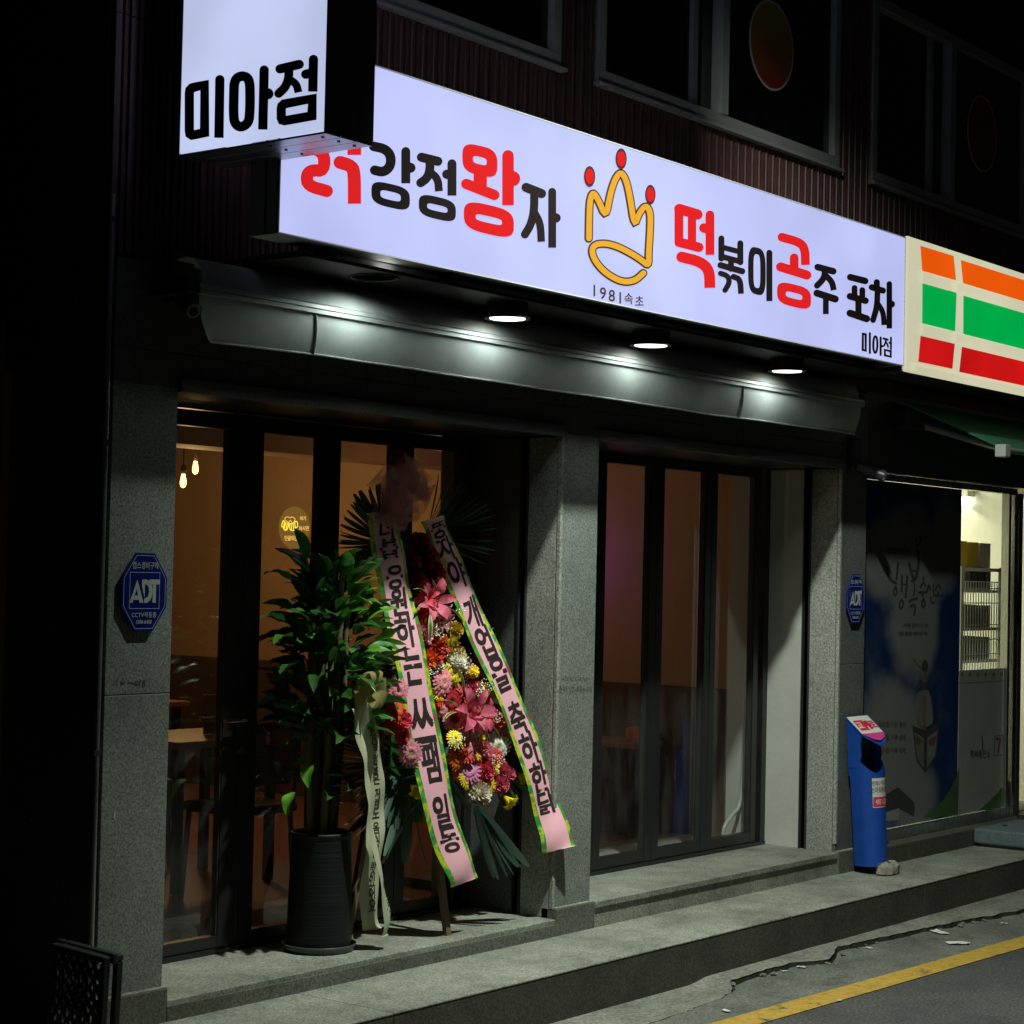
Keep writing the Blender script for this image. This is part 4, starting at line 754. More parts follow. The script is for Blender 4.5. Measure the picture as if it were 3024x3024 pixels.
WAL = lambda u, v, d: (lambda p: (p.x, YF - d, p.z))(hit(u, v, 'Y', YF))
for k, pts in enumerate(([(575, 210), (600, 175), (590, 212)], [(625, 175), (608, 205), (625, 210), (632, 195), (612, 200)], [(645, 205), (665, 198), (680, 208), (700, 195)], [(690, 190), (680, 215), (705, 205)], [(712, 185), (708, 218)], [(735, 185), (722, 195), (738, 210), (725, 222), (720, 208), (738, 190)])): stroke(mb, hw(pts), 2.2, WAL, .0008 + .0001 * k)
obj('pen_scribble', mb, 'pen', p1)
mb = MB()
for y, tx in ((2005, 'HOTEL CASTLE'), (2035, '문의 02-984-00')): text(mb, tx, lambda u, v, d: WAL(1697 + u, y - v, d), 15 if y < 2020 else 22, .0008, bold=.0, sx=.75)
obj('faded_print', mb, 'stone_dark', p2)
obj('wall_nick', MB().box(c1.x - .1, c1.x - .092, YF - .002, YF + .001, .97, .99), 'paper', p1)

# ================================================================== newspaper box
nbx = thing('newspaper_box', 'leaning blue plastic newspaper box with white notices against the dark pillar', 'newspaper box', (10.43, 5.33, ZS))
prof = []
for i in range(17):
    a = math.pi * i / 16; prof.append((-.165 * math.cos(a), -.02 - .155 * math.sin(a)))          # rounded front, flat back
prof = [(-.165, .10)] + prof + [(.165, .10)]
def shell(zlo, zhi_fn, shrink=1.0):
    lo = [(u * .93 * shrink, v * .93 * shrink, zlo) for u, v in prof]; hi = [(u * shrink, v * shrink, zhi_fn(u, v)) for u, v in prof]; n = len(prof)
    return MB().add(lo + hi, [(i, (i + 1) % n, (i + 1) % n + n, i + n) for i in range(n)] + [tuple(range(n))[::-1]], False)
LEAN = Matrix.Rotation(rad(-1.5), 4, 'Y') @ Matrix.Rotation(rad(-3), 4, 'X') @ Matrix.Rotation(rad(-14), 4, 'Z')
def nb_obj(name, mb, mat, par=nbx):
    mb.v = [tuple(LEAN @ Vector((v[0] * .54, v[1] * .58, v[2] * .93)) + Vector((10.275, 5.325, ZS + .045))) for v in mb.v]; return obj(name, mb, mat, par)
body = nb_obj('body', shell(0, lambda u, v: (.66 - .10 * max(0, min(1, (-v - .02) / .16))) if v < .05 else .88), 'blue_plastic')
mb = MB()                                           # tall back with side wings, sloping cover over the opening
pts = [(-.165, .10), (-.165, .03), (-.15, -.06)]
def wing(sgn):
    m = MB(); a = [(.165 * sgn, .10, .60), (.165 * sgn, -.02, .60), (.165 * sgn, -.06, .67), (.165 * sgn, -.055, .75), (.165 * sgn, -.085, .81), (.165 * sgn, .10, .89)]
    m.add(a + [(x - .012 * sgn, y, z) for x, y, z in a], [tuple(range(6)), tuple(range(11, 5, -1))] + [(i, (i + 1) % 6, (i + 1) % 6 + 6, i + 6) for i in range(6)]); return m
nb_obj('side_wing', wing(-1), 'blue_plastic'); nb_obj('side_wing', wing(1), 'blue_plastic')
nb_obj('back_panel', MB().box(-.166, .166, .10, .112, .55, .90), 'blue_plastic'); nb_obj('inner_back', MB().box(-.152, .152, .085, .0985, .40, .88), 'inner_grey')  # grey sheet across the back of the opening
cov = [(-.172, .11, .905), (.172, .11, .905), (.172, -.10, .80), (.10, -.175, .745), (-.0, -.19, .735), (-.172, -.10, .80)]
covm = MB().add(cov + [(x, y + .004, z + .008) for x, y, z in cov], [tuple(range(5, -1, -1)), tuple(range(6, 12))] + [(i, (i + 1) % 6, (i + 1) % 6 + 6, i + 6) for i in range(6)])
nb_obj('cover', covm, 'blue_plastic')
CV = lambda u, v, d: (u, .11 - .235 * v + .004, .905 - .118 * v + .0085 + d)        # plane of the cover: v = 0 top .. 1 front
nt_ = nb_obj('notice', MB().sheet([(-.165, .02), (.165, .02), (.165, .86), (-.165, .86)], CV, .001), 'paper')
nb_obj('notice_band', MB().sheet([(-.165, .86), (.165, .86), (.13, 1.08), (.02, 1.24), (-.05, 1.2)], CV, .0015), 'magenta_ink')
mb = MB().sheet([(-.13, .22), (.01, .22), (.01, .72), (-.13, .72)], CV, .002); mb.sheet([(.03, .26), (.06, .26), (.06, .70), (.03, .70)], CV, .002)
mb2 = MB(); text(mb2, '교', lambda u, v, d: CV(-.085 + u, .47 - v / .26, d), .10, .003, bold=.03); nb_obj('notice_print', mb, 'red_ink'); nb_obj('notice_print', mb2, 'paper')
mb = MB(); text(mb, '차', lambda u, v, d: CV(.035 + u, .47 - v / .26, d), .11, .004, bold=.03); text(mb, '로', lambda u, v, d: CV(.11 + u, .47 - v / .26, d), .11, .004, bold=.03); nb_obj('notice_print', mb, 'red_ink')
def FRT(u, v, d):                                   # wraps round the front; u = arc metres from the middle, v = height
    a = math.pi / 2 + u / .16; r = 1 + .012 * 0
    k = .93 + .07 * min(1, v / .6); return (-(.165 * k + d) * math.cos(a), -.02 * k - (.155 * k + d) * math.sin(a), v)
def wrap_sheet(u0, u1, v0, v1, d): 
    n = 12; us = [u0 + (u1 - u0) * i / n for i in range(n + 1)]
    return MB().add([FRT(u, v0, d) for u in us] + [FRT(u, v1, d) for u in us], [(i, i + 1, i + n + 2, i + n + 1) for i in range(n)], True)
nb_obj('front_notice', wrap_sheet(-.11, .12, .36, .54, .002), 'paper'); nb_obj('front_notice', wrap_sheet(-.105, .115, .365, .425, .003), 'red_ink')
mb = MB(); text(mb, '언제나 어디서나', lambda u, v, d: FRT(.005 + u, .508 + v, d), .034, .0035, bold=.015); text(mb, '스마트폰으로', lambda u, v, d: FRT(-.01 + u, .468 + v, d), .04, .0035, bold=.015); nb_obj('front_print', mb, 'ink')
mb = MB(); text(mb, '497-1234', lambda u, v, d: FRT(.005 + u, .395 + v, d), .045, .004, bold=.02); nb_obj('front_print', mb, 'paper')
def rock(name, c, sx, sy, sz, mat, label, cat, seed):
    r = random.Random(seed); m = MB(); m.lathe([(.55, 0), (1, .12), (1.0, .75), (.86, 1.0), (.3, 1.02)], (0, 0, 0), 9); m.sm = [False] * len(m.sm)
    m.v = [(x * sx * r.uniform(.88, 1.1), y * sy * r.uniform(.88, 1.1), z * sz * r.uniform(.92, 1.06)) for x, y, z in m.v]; o = obj(name, m, mat, None, 0, c); return tag(o, label, cat)
ps = hit(2572, 2578, 'Z', ZS); rock('stone_block', (ps.x + .03, ps.y - .09, ZS), .10, .055, .07, 'brick_stone', 'broken pale stone block wedged in front of the blue newspaper box', 'stone', 4)

# ================================================================== small fixtures
def cctv(name, label, p, aim, mat):
    t = thing(name, label, 'camera', p); x, y, z = p
    obj('mount_box', MB().box(x - .05, x + .05, y - .045, y, z - .07, z + .12), mat, t, .006)
    a = Vector((x + aim[0] * .06, y - .07, z - .06)); b = a + Vector(aim) * .13
    obj('arm', MB().tube([(x, y - .03, z - .03), a], .014), mat, t); obj('camera_body', MB().tube([a - Vector(aim) * .03, b], .034, 16), mat, t)
    obj('lens_ring', MB().tube([b, b + Vector(aim) * .012], [.03, .026], 16), 'steel', t); obj('lens_glass', MB().tube([b + Vector(aim) * .012, b + Vector(aim) * .014], .017, 12), 'black_frame', t); return t
c = hit(2512, 1352, 'Y', YF); cctv('security_camera', 'small bullet camera on a grey box above the dark right pillar', (c.x, YF, c.z), (.35, -.85, -.35), 'alu_dark')
c = hit(520, 860, 'Y', YF); cc = cctv('security_camera', 'dim bullet camera with hanging cables beside the awning\'s left end', (c.x, YF, c.z + .02), (-.4, -.8, -.4), 'black_plastic')
for k in range(4):
    a = Vector((c.x + .02 * k, YF - .02, c.z + .12)); obj('cable', MB().tube(smooth([tuple(a), (a.x - .07 - .02 * k, YF - .05, a.z - .08), (a.x - .02, YF - .06, a.z - .19), (a.x + .05, YF - .03, a.z - .12 + .03 * k), (a.x + .10 + .05 * k, YF - .02, a.z - .20)], 3), .005, 6), 'cable', cc)
# crates at lower left
def crate(name, label, M, W, D, H, grp='black plastic crates by the left pillar'):
    """open crate, local box 0..W, 0..D, 0..H with a diamond lattice base and slatted walls"""
    t = thing(name, label, 'crate', M.translation, grp)
    def put(n, mb, bv=.004): mb.v = [tuple(M @ Vector(v)) for v in mb.v]; return obj(n, mb, 'black_plastic', t, bv)
    for z in (0, H - .03):
        for nm, bx in (('rim_bar', (-.008, W + .008, -.008, .012)), ('rim_bar', (-.008, W + .008, D - .012, D + .008)), ('rim_bar', (-.008, .012, .0125, D - .0125)), ('rim_bar', (W - .012, W + .008, .0125, D - .0125))): put(nm, MB().box(bx[0], bx[1], bx[2], bx[3], z, z + .03), .006)
    for x, y in ((0, 0), (W, 0), (0, D), (W, D)): put('corner_post', MB().box(x - .016, x + .016, y - .016, y + .016, .031, H - .031))
    for q in range(4):
        z0 = .045 + q * (H - .09) / 4
        for y in (0, D): put('wall_slat', MB().box(.017, W - .017, y - .005, y + .005, z0, z0 + (H - .09) / 4 - .012))
    n = 6
    for sgn in (1, -1):
        for q in range(-n, n + 1):
            c = q * W / n * 1.15
            pts = []
            for x in (0, W):                               # a diagonal y = sgn * x * 1.2 + c, clipped to the base
                pts.append((x, sgn * (x - W / 2) * 1.25 + D / 2 + c))
            (xa, ya), (xb, yb) = pts
            def clip(xa, ya, xb, yb, lim, lower):
                if (ya < lim) == lower and (yb < lim) == lower: return None
                if ((ya < lim) == lower): k = (lim - ya) / (yb - ya); xa, ya = xa + (xb - xa) * k, lim
                elif ((yb < lim) == lower): k = (lim - ya) / (yb - ya); xb, yb = xa + (xb - xa) * k, lim
                return xa, ya, xb, yb
            r_ = clip(xa, ya, xb, yb, .01, True); r_ = r_ and clip(*r_, D - .01, False)
            if not r_ or (abs(r_[0] - r_[2]) < .05): continue
            xa, ya, xb, yb = r_; w_ = .007; zz = .004 if sgn > 0 else .012
            put('lattice_bar', MB().hexa([(xa - w_, ya, zz), (xa + w_, ya, zz), (xa + w_, ya, zz + .008), (xa - w_, ya, zz + .008)], [(xb - w_, yb, zz), (xb + w_, yb, zz), (xb + w_, yb, zz + .008), (xb - w_, yb, zz + .008)]), 0)
    for q in range(1, 6): put('lattice_bar', MB().box(.012, W - .012, D * q / 6 - .004, D * q / 6 + .004, .0205, .028), 0)
    return t
CY = 4.75; ca = hit(290, 2832, 'Y', CY); cb = hit(350, 2842, 'Y', CY); cc_ = hit(140, 2806, 'X', ca.x)
CW, CD, CH = min(.5, cc_.y - CY), .42, cb.x - ca.x
# local x -> +Y, local y -> +Z, local z -> +X : lattice base looks left, wall looks to the street
M_ = Matrix(((0, 0, 1, ca.x), (1, 0, 0, CY), (0, 1, 0, ca.z - CD), (0, 0, 0, 1))) @ Matrix.Rotation(rad(2.5), 4, 'Z')
crate('plastic_crate', 'black lattice crate lying on its side, upper one of the stack at bottom left', M_, CW, CD, CH)
crate('plastic_crate', 'black crate standing under the upper crate at the bottom left corner', Matrix.Translation((ca.x - .22, CY - .06, .004)), .46, .34, max(.15, ca.z - CD - .03))
# litter on the gutter
LT = [((2410, 2795), 'paper', .045, 'crumpled pale wrapper'), ((2830, 2786), 'paper', .06, 'flattened white paper scrap'), ((2776, 2753), 'paper', .055, 'creased paper scrap'), ((2978, 2680), 'carton_grey', .05, 'grey paper cup fragment'), ((2367, 2856), 'paper', .022, 'small white tissue shred'), ((2145, 2985), 'paper', .022, 'tiny white cigarette end'), ((2565, 2800), 'paper', .02, 'white paper flake'), ((2967, 2727), 'paper', .02, 'pale leaf-sized flake'), ((2316, 2868), 'paper', .016, 'white chip of paper'), ((2480, 2955), 'paper', .012, 'fingernail-sized white fleck')]
LW = ['by the middle of the kerb crack', 'beside the yellow line at the right', 'under the step at the right', 'against the lip at the right edge', 'by the crack end', 'alone on the concrete left of the yellow line', 'under the crack bend', 'near the right edge', 'near the crack end', 'on the yellow line']
for k, (p, mt, r, lb) in enumerate(LT):
    q = hit(*p, 'Z', .006); m = MB(); n = 5
    vs = [(r * (i / n - .5) * 2 * (.8 + .3 * rng.random()), r * (j / n - .5) * 1.1 + .2 * r * (i / n), .002 + r * .22 * abs(noise.noise((i * 1.3 + k * 7, j * 1.1, k)))) for i in range(n + 1) for j in range(n + 1)]
    m.add(vs, [(i * 6 + j, i * 6 + j + 1, i * 6 + j + 7, i * 6 + j + 6) for i in range(n) for j in range(n)])
    o = obj('paper_scrap', m, mt, None, 0, (q.x, q.y, .006)); o.rotation_euler = (0, 0, rng.uniform(0, 6)); tag(o, lb + ' ' + LW[k], 'litter', 'litter in the gutter')

# ================================================================== inside the shop
def bulb(label, p, zc, pw):
    t = thing('pendant_bulb', label, 'lamp', (p.x, p.y, zc), 'bare bulbs in the shop'); x, y, z = p
    obj('cord', MB().tube([(x, y, zc), (x, y, z + .09)], .004, 6), 'cable', t); obj('socket', MB().lathe([(.014, .05), (.018, .06), (.018, .1), (.008, .11)], (x, y, z), 12), 'black_plastic', t)
    obj('glass_bulb', MB().lathe([(.002, -.034), (.014, -.027), (.019, -.011), (.019, .006), (.014, .03), (.011, .05)], (x, y, z), 16), 'bulb', t)
    l = bpy.data.lights.new('bulb_light', 'POINT'); l.energy = pw; l.color = (1, .60, .24); l.shadow_soft_size = .05
    o = bpy.data.objects.new('bulb_light', l); COL.objects.link(o); o.location = (x, y, z - .08); o.parent = t; o.matrix_parent_inverse = t.matrix_basis.inverted()
bulb('glowing bare bulb seen highest through the leftmost pane', hit(577, 1385, 'Y', 9.4), RZ1, 12)
bulb('glowing bare bulb touching the left pillar\'s edge', hit(541, 1424, 'Y', 9.1), RZ1, 11)
bulb('glowing bare bulb right of the wreath\'s bow', hit(1312, 1408, 'Y', 7.6), RZ1, 1.6)
ns = thing('neon_sign', 'round glowing disc sign with two beer mugs inside the folding door', 'sign', hit(868, 1545, 'Y', 6.25))
NY = 6.25; nc = hit(868, 1545, 'Y', NY)
NN = lambda u, v, d: (lambda p: (p.x, NY - d, p.z))(hit(780 + u / 10.73, 1460 + v / 10.73, 'Y', NY))
obj('disc', MB().prism([(945 + 485 * math.cos(t * math.pi / 24), 1055 + 668 * math.sin(t * math.pi / 24)) for t in range(48)], NN, 0, .006), 'neon_disc', ns)
mb = MB()
for k, (pts, c) in enumerate((([(560, 830), (500, 1000), (540, 1040)], 0), ([(560, 840), (610, 850), (550, 1100), (680, 1160), (740, 900)], 0), ([(640, 880), (590, 1080)], 0), ([(690, 900), (640, 1110)], 0), ([(740, 950), (780, 1160), (940, 1130), (920, 880)], 0), ([(800, 930), (820, 1110)], 0), ([(860, 920), (880, 1100)], 0), ([(920, 860), (1000, 850), (1015, 1030), (950, 1060)], 0), ([(750, 940), (920, 890)], 0))): stroke(mb, pts, 26, NN, .009 + .0002 * k)
obj('mug_outline', mb, 'neon_yellow', ns)
mb = MB(); stroke(mb, [(640, 830), (595, 770), (660, 710), (740, 715), (770, 760), (830, 705), (900, 740), (945, 790), (900, 870)], 26, NN, .009); stroke(mb, [(640, 830), (690, 860), (730, 890), (790, 800), (820, 880)], 24, NN, .0095)
obj('foam_outline', mb, 'neon_warm', ns)
mb = MB()
for tx, x, y, s_ in (('여기', 1180, 760, 150), ('마시면', 1215, 1075, 155), ('단골되는거다', 910, 1385, 170)): text(mb, tx, lambda u, v, d: NN(x + u, y - v, d), s_, .009, bold=.03, sx=.66 if len(tx) > 3 else .75)
obj('neon_lettering', mb, 'neon_warm', ns)
def table(label, x, y, sx=.75, sy=.6, h=.74):
    z = F1; t = thing('dining_table', label, 'table', (x, y, z), 'dining tables in the shop')
    obj('table_top', MB().box(x - sx / 2, x + sx / 2, y - sy / 2, y + sy / 2, z + h - .035, z + h), 'wood', t, .006)
    for a in (-1, 1):
        for b in (-1, 1): obj('leg', MB().box(x + a * (sx / 2 - .06) - .02, x + a * (sx / 2 - .06) + .02, y + b * (sy / 2 - .06) - .02, y + b * (sy / 2 - .06) + .02, z, z + h - .036), 'alu_dark', t)
def chair(label, x, y, s=1):
    z = F1; t = thing('chair', label, 'chair', (x, y, z), 'chairs in the shop')
    obj('seat', MB().box(x - .2, x + .2, y - .2, y + .2, z + .42, z + .47), 'dark_leather', t, .02); obj('backrest', MB().box(x - .2, x + .2, y + s * .18, y + s * .21, z + .56, z + .86), 'dark_leather', t, .02)
    for a in (-1, 1):
        for b in (-1, 1): obj('leg', MB().tube([(x + a * .17, y + b * .17, z + .42), (x + a * .19, y + b * .19, z)], .014, 8), 'alu_dark', t)
        obj('back_post', MB().tube([(x + a * .17, y + s * .19, z + .45), (x + a * .17, y + s * .195, z + .6)], .012, 8), 'alu_dark', t)
def tissue(label, p, z):
    t = thing('tissue_box', label, 'tissue box', (p[0], p[1], z), 'tissue boxes on the tables')
    obj('box', MB().box(p[0] - .11, p[0] + .11, p[1] - .06, p[1] + .06, z, z + .075), 'tissue_box', t, .004); obj('tissue', MB().add([(p[0] - .03, p[1], z + .076), (p[0] + .04, p[1], z + .076), (p[0] + .03, p[1] - .02, z + .13), (p[0], p[1] + .01, z + .15), (p[0] - .04, p[1] + .02, z + .12)], [(0, 1, 2, 3, 4)]), 'paper', t)
tb = hit(590, 2175, 'Z', F1 + .74); table('wooden table with an upright menu seen through the leftmost pane', tb.x + .05, tb.y + .1)
chair('dark chair in front of the table in the leftmost pane', tb.x - .15, tb.y - .45, -1); chair('dark chair behind the table in the leftmost pane', tb.x + .1, tb.y + .7, 1)
mn = hit(640, 2170, 'Z', F1 + .74); tag(obj('menu_stand', MB().box(mn.x - .04, mn.x + .04, mn.y + .05, mn.y + .06, F1 + .741, F1 + .94), 'wood', None, .003), 'small upright menu on the table behind the door handle', 'menu')
table('wooden table deeper in the shop, near the left pillar', 8.3, 9.6); tissue('orange tissue box on the deeper table, left panes', (8.2, 9.5), F1 + .74)
t2 = hit(1855, 2180, 'Y', 6.9); table('wooden table behind the first pane of the right glass front', t2.x, t2.y, .6, .5, t2.z - F1); tissue('orange tissue box behind the first pane of the right glass front', (t2.x + .02, t2.y - .1), t2.z)
chair('dark chair behind the right glass front', t2.x - .2, t2.y + .75, 1)
pl_ = thing('white_drain_pipe', 'white bent pipe running down behind the last pane of the right glass front', 'pipe', (9.9, 6.1, F2))
obj('pipe', MB().tube(smooth([tuple(hit(x, y, 'Y', 6.08)) for x, y in ((2212, 1700), (2196, 2250), (2188, 2380), (2160, 2410), (2138, 2440), (2135, 2470))], 2), .012, 10), 'pvc', pl_)
obj('pipe_clip', MB().box(*(lambda q: (q.x - .025, q.x + .025, 6.06, 6.1, q.z, q.z + .02))(hit(2200, 2100, 'Y', 6.08))), 'pvc', pl_)
pq = hit(1800, 1640, 'X', RX1 - .05)
pd = thing('led_strip', 'purple light strip on the shop wall behind the right glass front', 'lamp', pq)
q0 = hit(1772, 1650, 'X', RX1 - .04)
obj('strip', MB().box(RX1 - .03, RX1 - .005, q0.y + .1, q0.y + .13, 1.5, 2.3), 'purple_led', pd)
l = bpy.data.lights.new('strip_light', 'POINT'); l.energy = .8; l.color = (.42, .02, 1); l.shadow_soft_size = .1; o = bpy.data.objects.new('strip_light', l); COL.objects.link(o); o.location = (RX1 - .25, q0.y + .12, q0.z); o.parent = pd; o.matrix_parent_inverse = pd.matrix_basis.inverted()

# ------------------------------------------------------------------ street lamp across the alley (stands outside the frame, lights the pavement)
sl = thing('street_lamp', 'grey street lamp with a long arm reaching over the alley, outside the frame', 'street lamp', (6.6, -.4, 0))
obj('pole', MB().tube([(6.6, -.4, 0), (6.6, -.4, 3.2), (6.6, -.4, 6.1)], [.085, .07, .05], 14), 'sheet_metal', sl)
obj('arm', MB().tube([(6.6, -.4, 6.0), (6.6, .6, 6.25), (6.55, 2.2, 6.2), (6.5, 3.3, 6.02)], .03, 10), 'sheet_metal', sl)
lh = obj('lamp_head', MB().box(6.38, 6.62, 3.2, 3.85, 5.93, 6.03), 'alu_dark', sl, .02)
obj('lens', MB().box(6.4, 6.6, 3.25, 3.8, 5.922, 5.93), 'led', lh)
obj('added_light_baffle', MB().box(6.1, 6.9, 3.86, 3.87, 5.45, 6.03), 'alu_dark', lh)  # unseen plate added to keep lamp light off the upper wall
l = bpy.data.lights.new('lamp_beam', 'SPOT'); l.energy = LAMP_W; l.color = (.90, 1, .87); l.spot_size = rad(100); l.spot_blend = 1; l.shadow_soft_size = .07
lo_ = bpy.data.objects.new('lamp_beam', l); COL.objects.link(lo_); lo_.location = LAMP_POS
lo_.rotation_euler = (Vector((8.5, 4.9, 0)) - LAMP_POS).to_track_quat('-Z', 'Y').to_euler()
lo_.parent = sl; lo_.matrix_parent_inverse = sl.matrix_basis.inverted()

# ================================================================== potted plant
pc = Vector((6.10, 5.72, F1))
pt = thing('potted_plant', 'tall glossy green plant in a dark ribbed pot in front of the folding door', 'potted plant', pc)
def P0(mb, dx=0, dy=0): return mb
prof = [(.130, .018), (.136, .03)]
for i in range(44):
    z = .04 + .435 * i / 43; r = .137 + (.126 - .137) * (i / 43) + (.0006 if i % 2 else -.0006); prof.append((r, z))
prof += [(.129, .478), (.130, .49), (.125, .494), (.114, .49), (.112, .46)]
obj('pot', MB().lathe(prof, pc, 48), 'pot', pt); obj('soil', MB().lathe([(.005, .463), (.116, .463)], pc, 24), 'soil', pt)
obj('saucer', MB().lathe([(.13, .001), (.148, .004), (.157, .03), (.154, .032), (.144, .016), (.13, .012)], pc, 40), 'black_plastic', pt)
r2 = random.Random(21); tops = []
for k in range(9):
    a = 2 * math.pi * k / 9 + r2.uniform(-.3, .3); rr = r2.uniform(.02, .075); hgt = r2.uniform(.75, 1.45)
    b = pc + Vector((rr * math.cos(a), rr * math.sin(a), .45)); t_ = pc + Vector((rr * 1.5 * math.cos(a) + .02, rr * 1.5 * math.sin(a), .45 + hgt * .8)); m_ = (b + t_) / 2 + Vector((r2.uniform(-.02, .02), r2.uniform(-.02, .02), 0))
    obj('stalk', MB().tube([b, m_, t_], [.017, .015, .012], 10), 'stalk', pt); tops.append((b, m_, t_))
def leaf_mesh(name, L, W, curl, mats, wave=.0):
    m = MB(); n = 8; rows = [(i / n) for i in range(n + 1)]; vs = []
    for t in rows:
        w = W * (math.sin(math.pi * min(1, t * .97 + .03)) ** .75) * (1 - .25 * t); z = curl * L * (t - t * t * 1.7)
        for s in (-1, -.5, 0, .5, 1): vs.append((s * w, t * L, z + abs(s) * w * .38 + wave * L * math.sin(t * 14 + s * 2) * abs(s)))
    rr = random.Random(int(L * 1000 + W * 9000)); k1, k2 = rr.uniform(-.5, .5), rr.uniform(3, 7)
    vs = [(x + .06 * L * math.sin(y / L * 2.2) * k1, y, z + .10 * L * math.sin(y / L * k2) * (x / W) * .35) for x, y, z in vs]
    m.add(vs, [(i * 5 + j, i * 5 + j + 1, i * 5 + j + 6, i * 5 + j + 5) for i in range(n) for j in range(4)], True); return m.mesh(name, mats)
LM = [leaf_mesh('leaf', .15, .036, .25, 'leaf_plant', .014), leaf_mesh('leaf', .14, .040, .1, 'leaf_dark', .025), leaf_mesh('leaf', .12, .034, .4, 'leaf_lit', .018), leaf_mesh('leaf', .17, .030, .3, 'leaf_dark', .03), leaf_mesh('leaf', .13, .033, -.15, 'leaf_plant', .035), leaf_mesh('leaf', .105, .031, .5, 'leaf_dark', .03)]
def place(name, me, parent, p, d, roll=0, sc=1.0):
    """put a shared mesh at p with its +Y along d"""
    d = Vector(d).normalized(); q = d.to_track_quat('Y', 'Z'); o = bpy.data.objects.new(name, me); COL.objects.link(o); o.rotation_mode = 'QUATERNION'
    from mathutils import Quaternion
    o.rotation_quaternion = q @ Quaternion((0, 1, 0), roll); o.location = p; o.scale = (sc, sc, sc); o.parent = parent; o.matrix_parent_inverse = parent.matrix_basis.inverted(); return o
for k in range(284):
    if k < 274:
        h = .86 + .72 * r2.random() ** .9; a = r2.uniform(0, 2 * math.pi); R_ = .20 * math.sin(math.pi * min(.86, max(.16, (1.70 - h) / 1.05))) ** .6
        rr = R_ * r2.uniform(.25, 1) ** .7; c0 = pc + Vector((.03, -.01, 0))
    else:
        h = r2.uniform(.62, .95); a = r2.uniform(0, 2 * math.pi); rr = r2.uniform(.03, .10); c0 = pc
    p = c0 + Vector((rr * math.cos(a) * 1.05, rr * math.sin(a) * .9, h))
    if p.y > YD1 - .03: p.y = YD1 - .03
    up_ = 1.0 if h > 1.45 else r2.uniform(-.1, .9)
    d = Vector((math.cos(a), math.sin(a) * (1 if p.y < 5.85 else .3), up_))
    i = (0 if r2.random() < .55 else 1) if r2.random() < .68 else (2 if math.cos(a) > -.2 else 3)  # right-facing leaves get the lit green, left-facing the dark: side light in colour
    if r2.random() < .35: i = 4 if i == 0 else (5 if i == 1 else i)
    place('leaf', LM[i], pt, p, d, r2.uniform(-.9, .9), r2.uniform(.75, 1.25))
for px, py, d, i in ((860, 1715, (-1, 0, .35), 3), (840, 1835, (-1, -.1, .25), 3), (862, 1880, (-1, -.2, -.05), 0), (880, 1960, (-1, -.2, -.2), 1), (905, 1650, (-.5, 0, 1), 0), (870, 2340, (-1, -.3, -.75), 2), (915, 2260, (-.6, -.4, -.4), 2), (1000, 2280, (.3, -.5, -.7), 2), (965, 2150, (-.4, -.5, .5), 2), (1060, 2150, (.4, -.6, .3), 2)):
    place('leaf', LM[i], pt, hit(px, py, 'Y', 5.66), d, .3, 1.0)
# cream ribbon on the plant: bow and two printed tails
def ribbon_strip(path, widths, n=40):
    """path: list of (centre, across-vector); returns fn(s 0..1, t -1..1, d) on a smooth strip"""
    C0 = smooth([tuple(c) for c, _ in path], 3); A0 = smooth([tuple(a) for _, a in path], 3); N = len(C0)
    def fn(s, t, d):
        f = max(0, min(N - 1.001, s * (N - 1))); i = int(f); q = f - i
        c = Vector(C0[i]).lerp(Vector(C0[i + 1]), q); a = Vector(A0[i]).lerp(Vector(A0[i + 1]), q); tg = (Vector(C0[i + 1]) - Vector(C0[i])).normalized(); nn = a.cross(tg).normalized()
        if nn.y > 0: nn = -nn
        w_ = widths[0] + (widths[1] - widths[0]) * s
        wv = .010 * math.sin(s * 15 + widths[0] * 40) * s + .005 * math.sin(s * 31 + t * 1.3)
        return c + a.normalized() * t * w_ / 2 + nn * (d - .010 * t * t * (1 + .8 * math.sin(s * 9)) + wv)
    return fn
def strip_mesh(fn, s0, s1, t0, t1, d, ns=60, nt=6, wav=0, cut=0):
    m = MB(); vs = [tuple(fn((s0 + (s1 - s0) * i / ns) * (1) - (cut * (1 - abs(t0 + (t1 - t0) * j / nt)) if i == ns else 0), t0 + (t1 - t0) * j / nt, d)) for i in range(ns + 1) for j in range(nt + 1)]
    m.add(vs, [(i * (nt + 1) + j, i * (nt + 1) + j + 1, (i + 1) * (nt + 1) + j + 1, (i + 1) * (nt + 1) + j) for i in range(ns) for j in range(nt)], True); return m
def hang(px, Y): return [(hit(x, y, 'Y', yy), Vector(a)) for (x, y), yy, a in zip(px, Y, [(1, 0, 0)] * len(px))]
def strip_text(parent, fn, body, bold, length, width, s0, s1, fill=.66, shear=0, d=.0015):
    """one character under the other down the strip, each its own piece"""
    chars = body; n = sum(1 if c != ' ' else .38 for c in chars); s = s0; st = (s1 - s0) / n; hgt = st * length
    for c in chars:
        if c == ' ': s += st * .38; continue
        m = MB(); mid = s + st / 2; s += st
        vs, fs = text_polys(c, 0.0, 1.0); xs = [v[0] for v in vs]; ys = [v[1] for v in vs]; cx, cy = (max(xs) + min(xs)) / 2, (max(ys) + min(ys)) / 2
        k_ = min(width * fill / max(.3, max(xs) - min(xs)), hgt * .99 / max(.3, max(ys) - min(ys))); e = bold * .8
        for q_, (a_, b_) in enumerate(((0, 0), (e, e), (-e, e), (e, -e), (-e, -e))):
            m.add([tuple(fn(mid - (y - cy + b_) * k_ / length, ((x - cx + a_) * k_ + (y - cy) * shear * k_) / (width / 2), d + .0001 * q_)) for x, y in vs], fs)
        obj('letter', m, 'ink', parent)
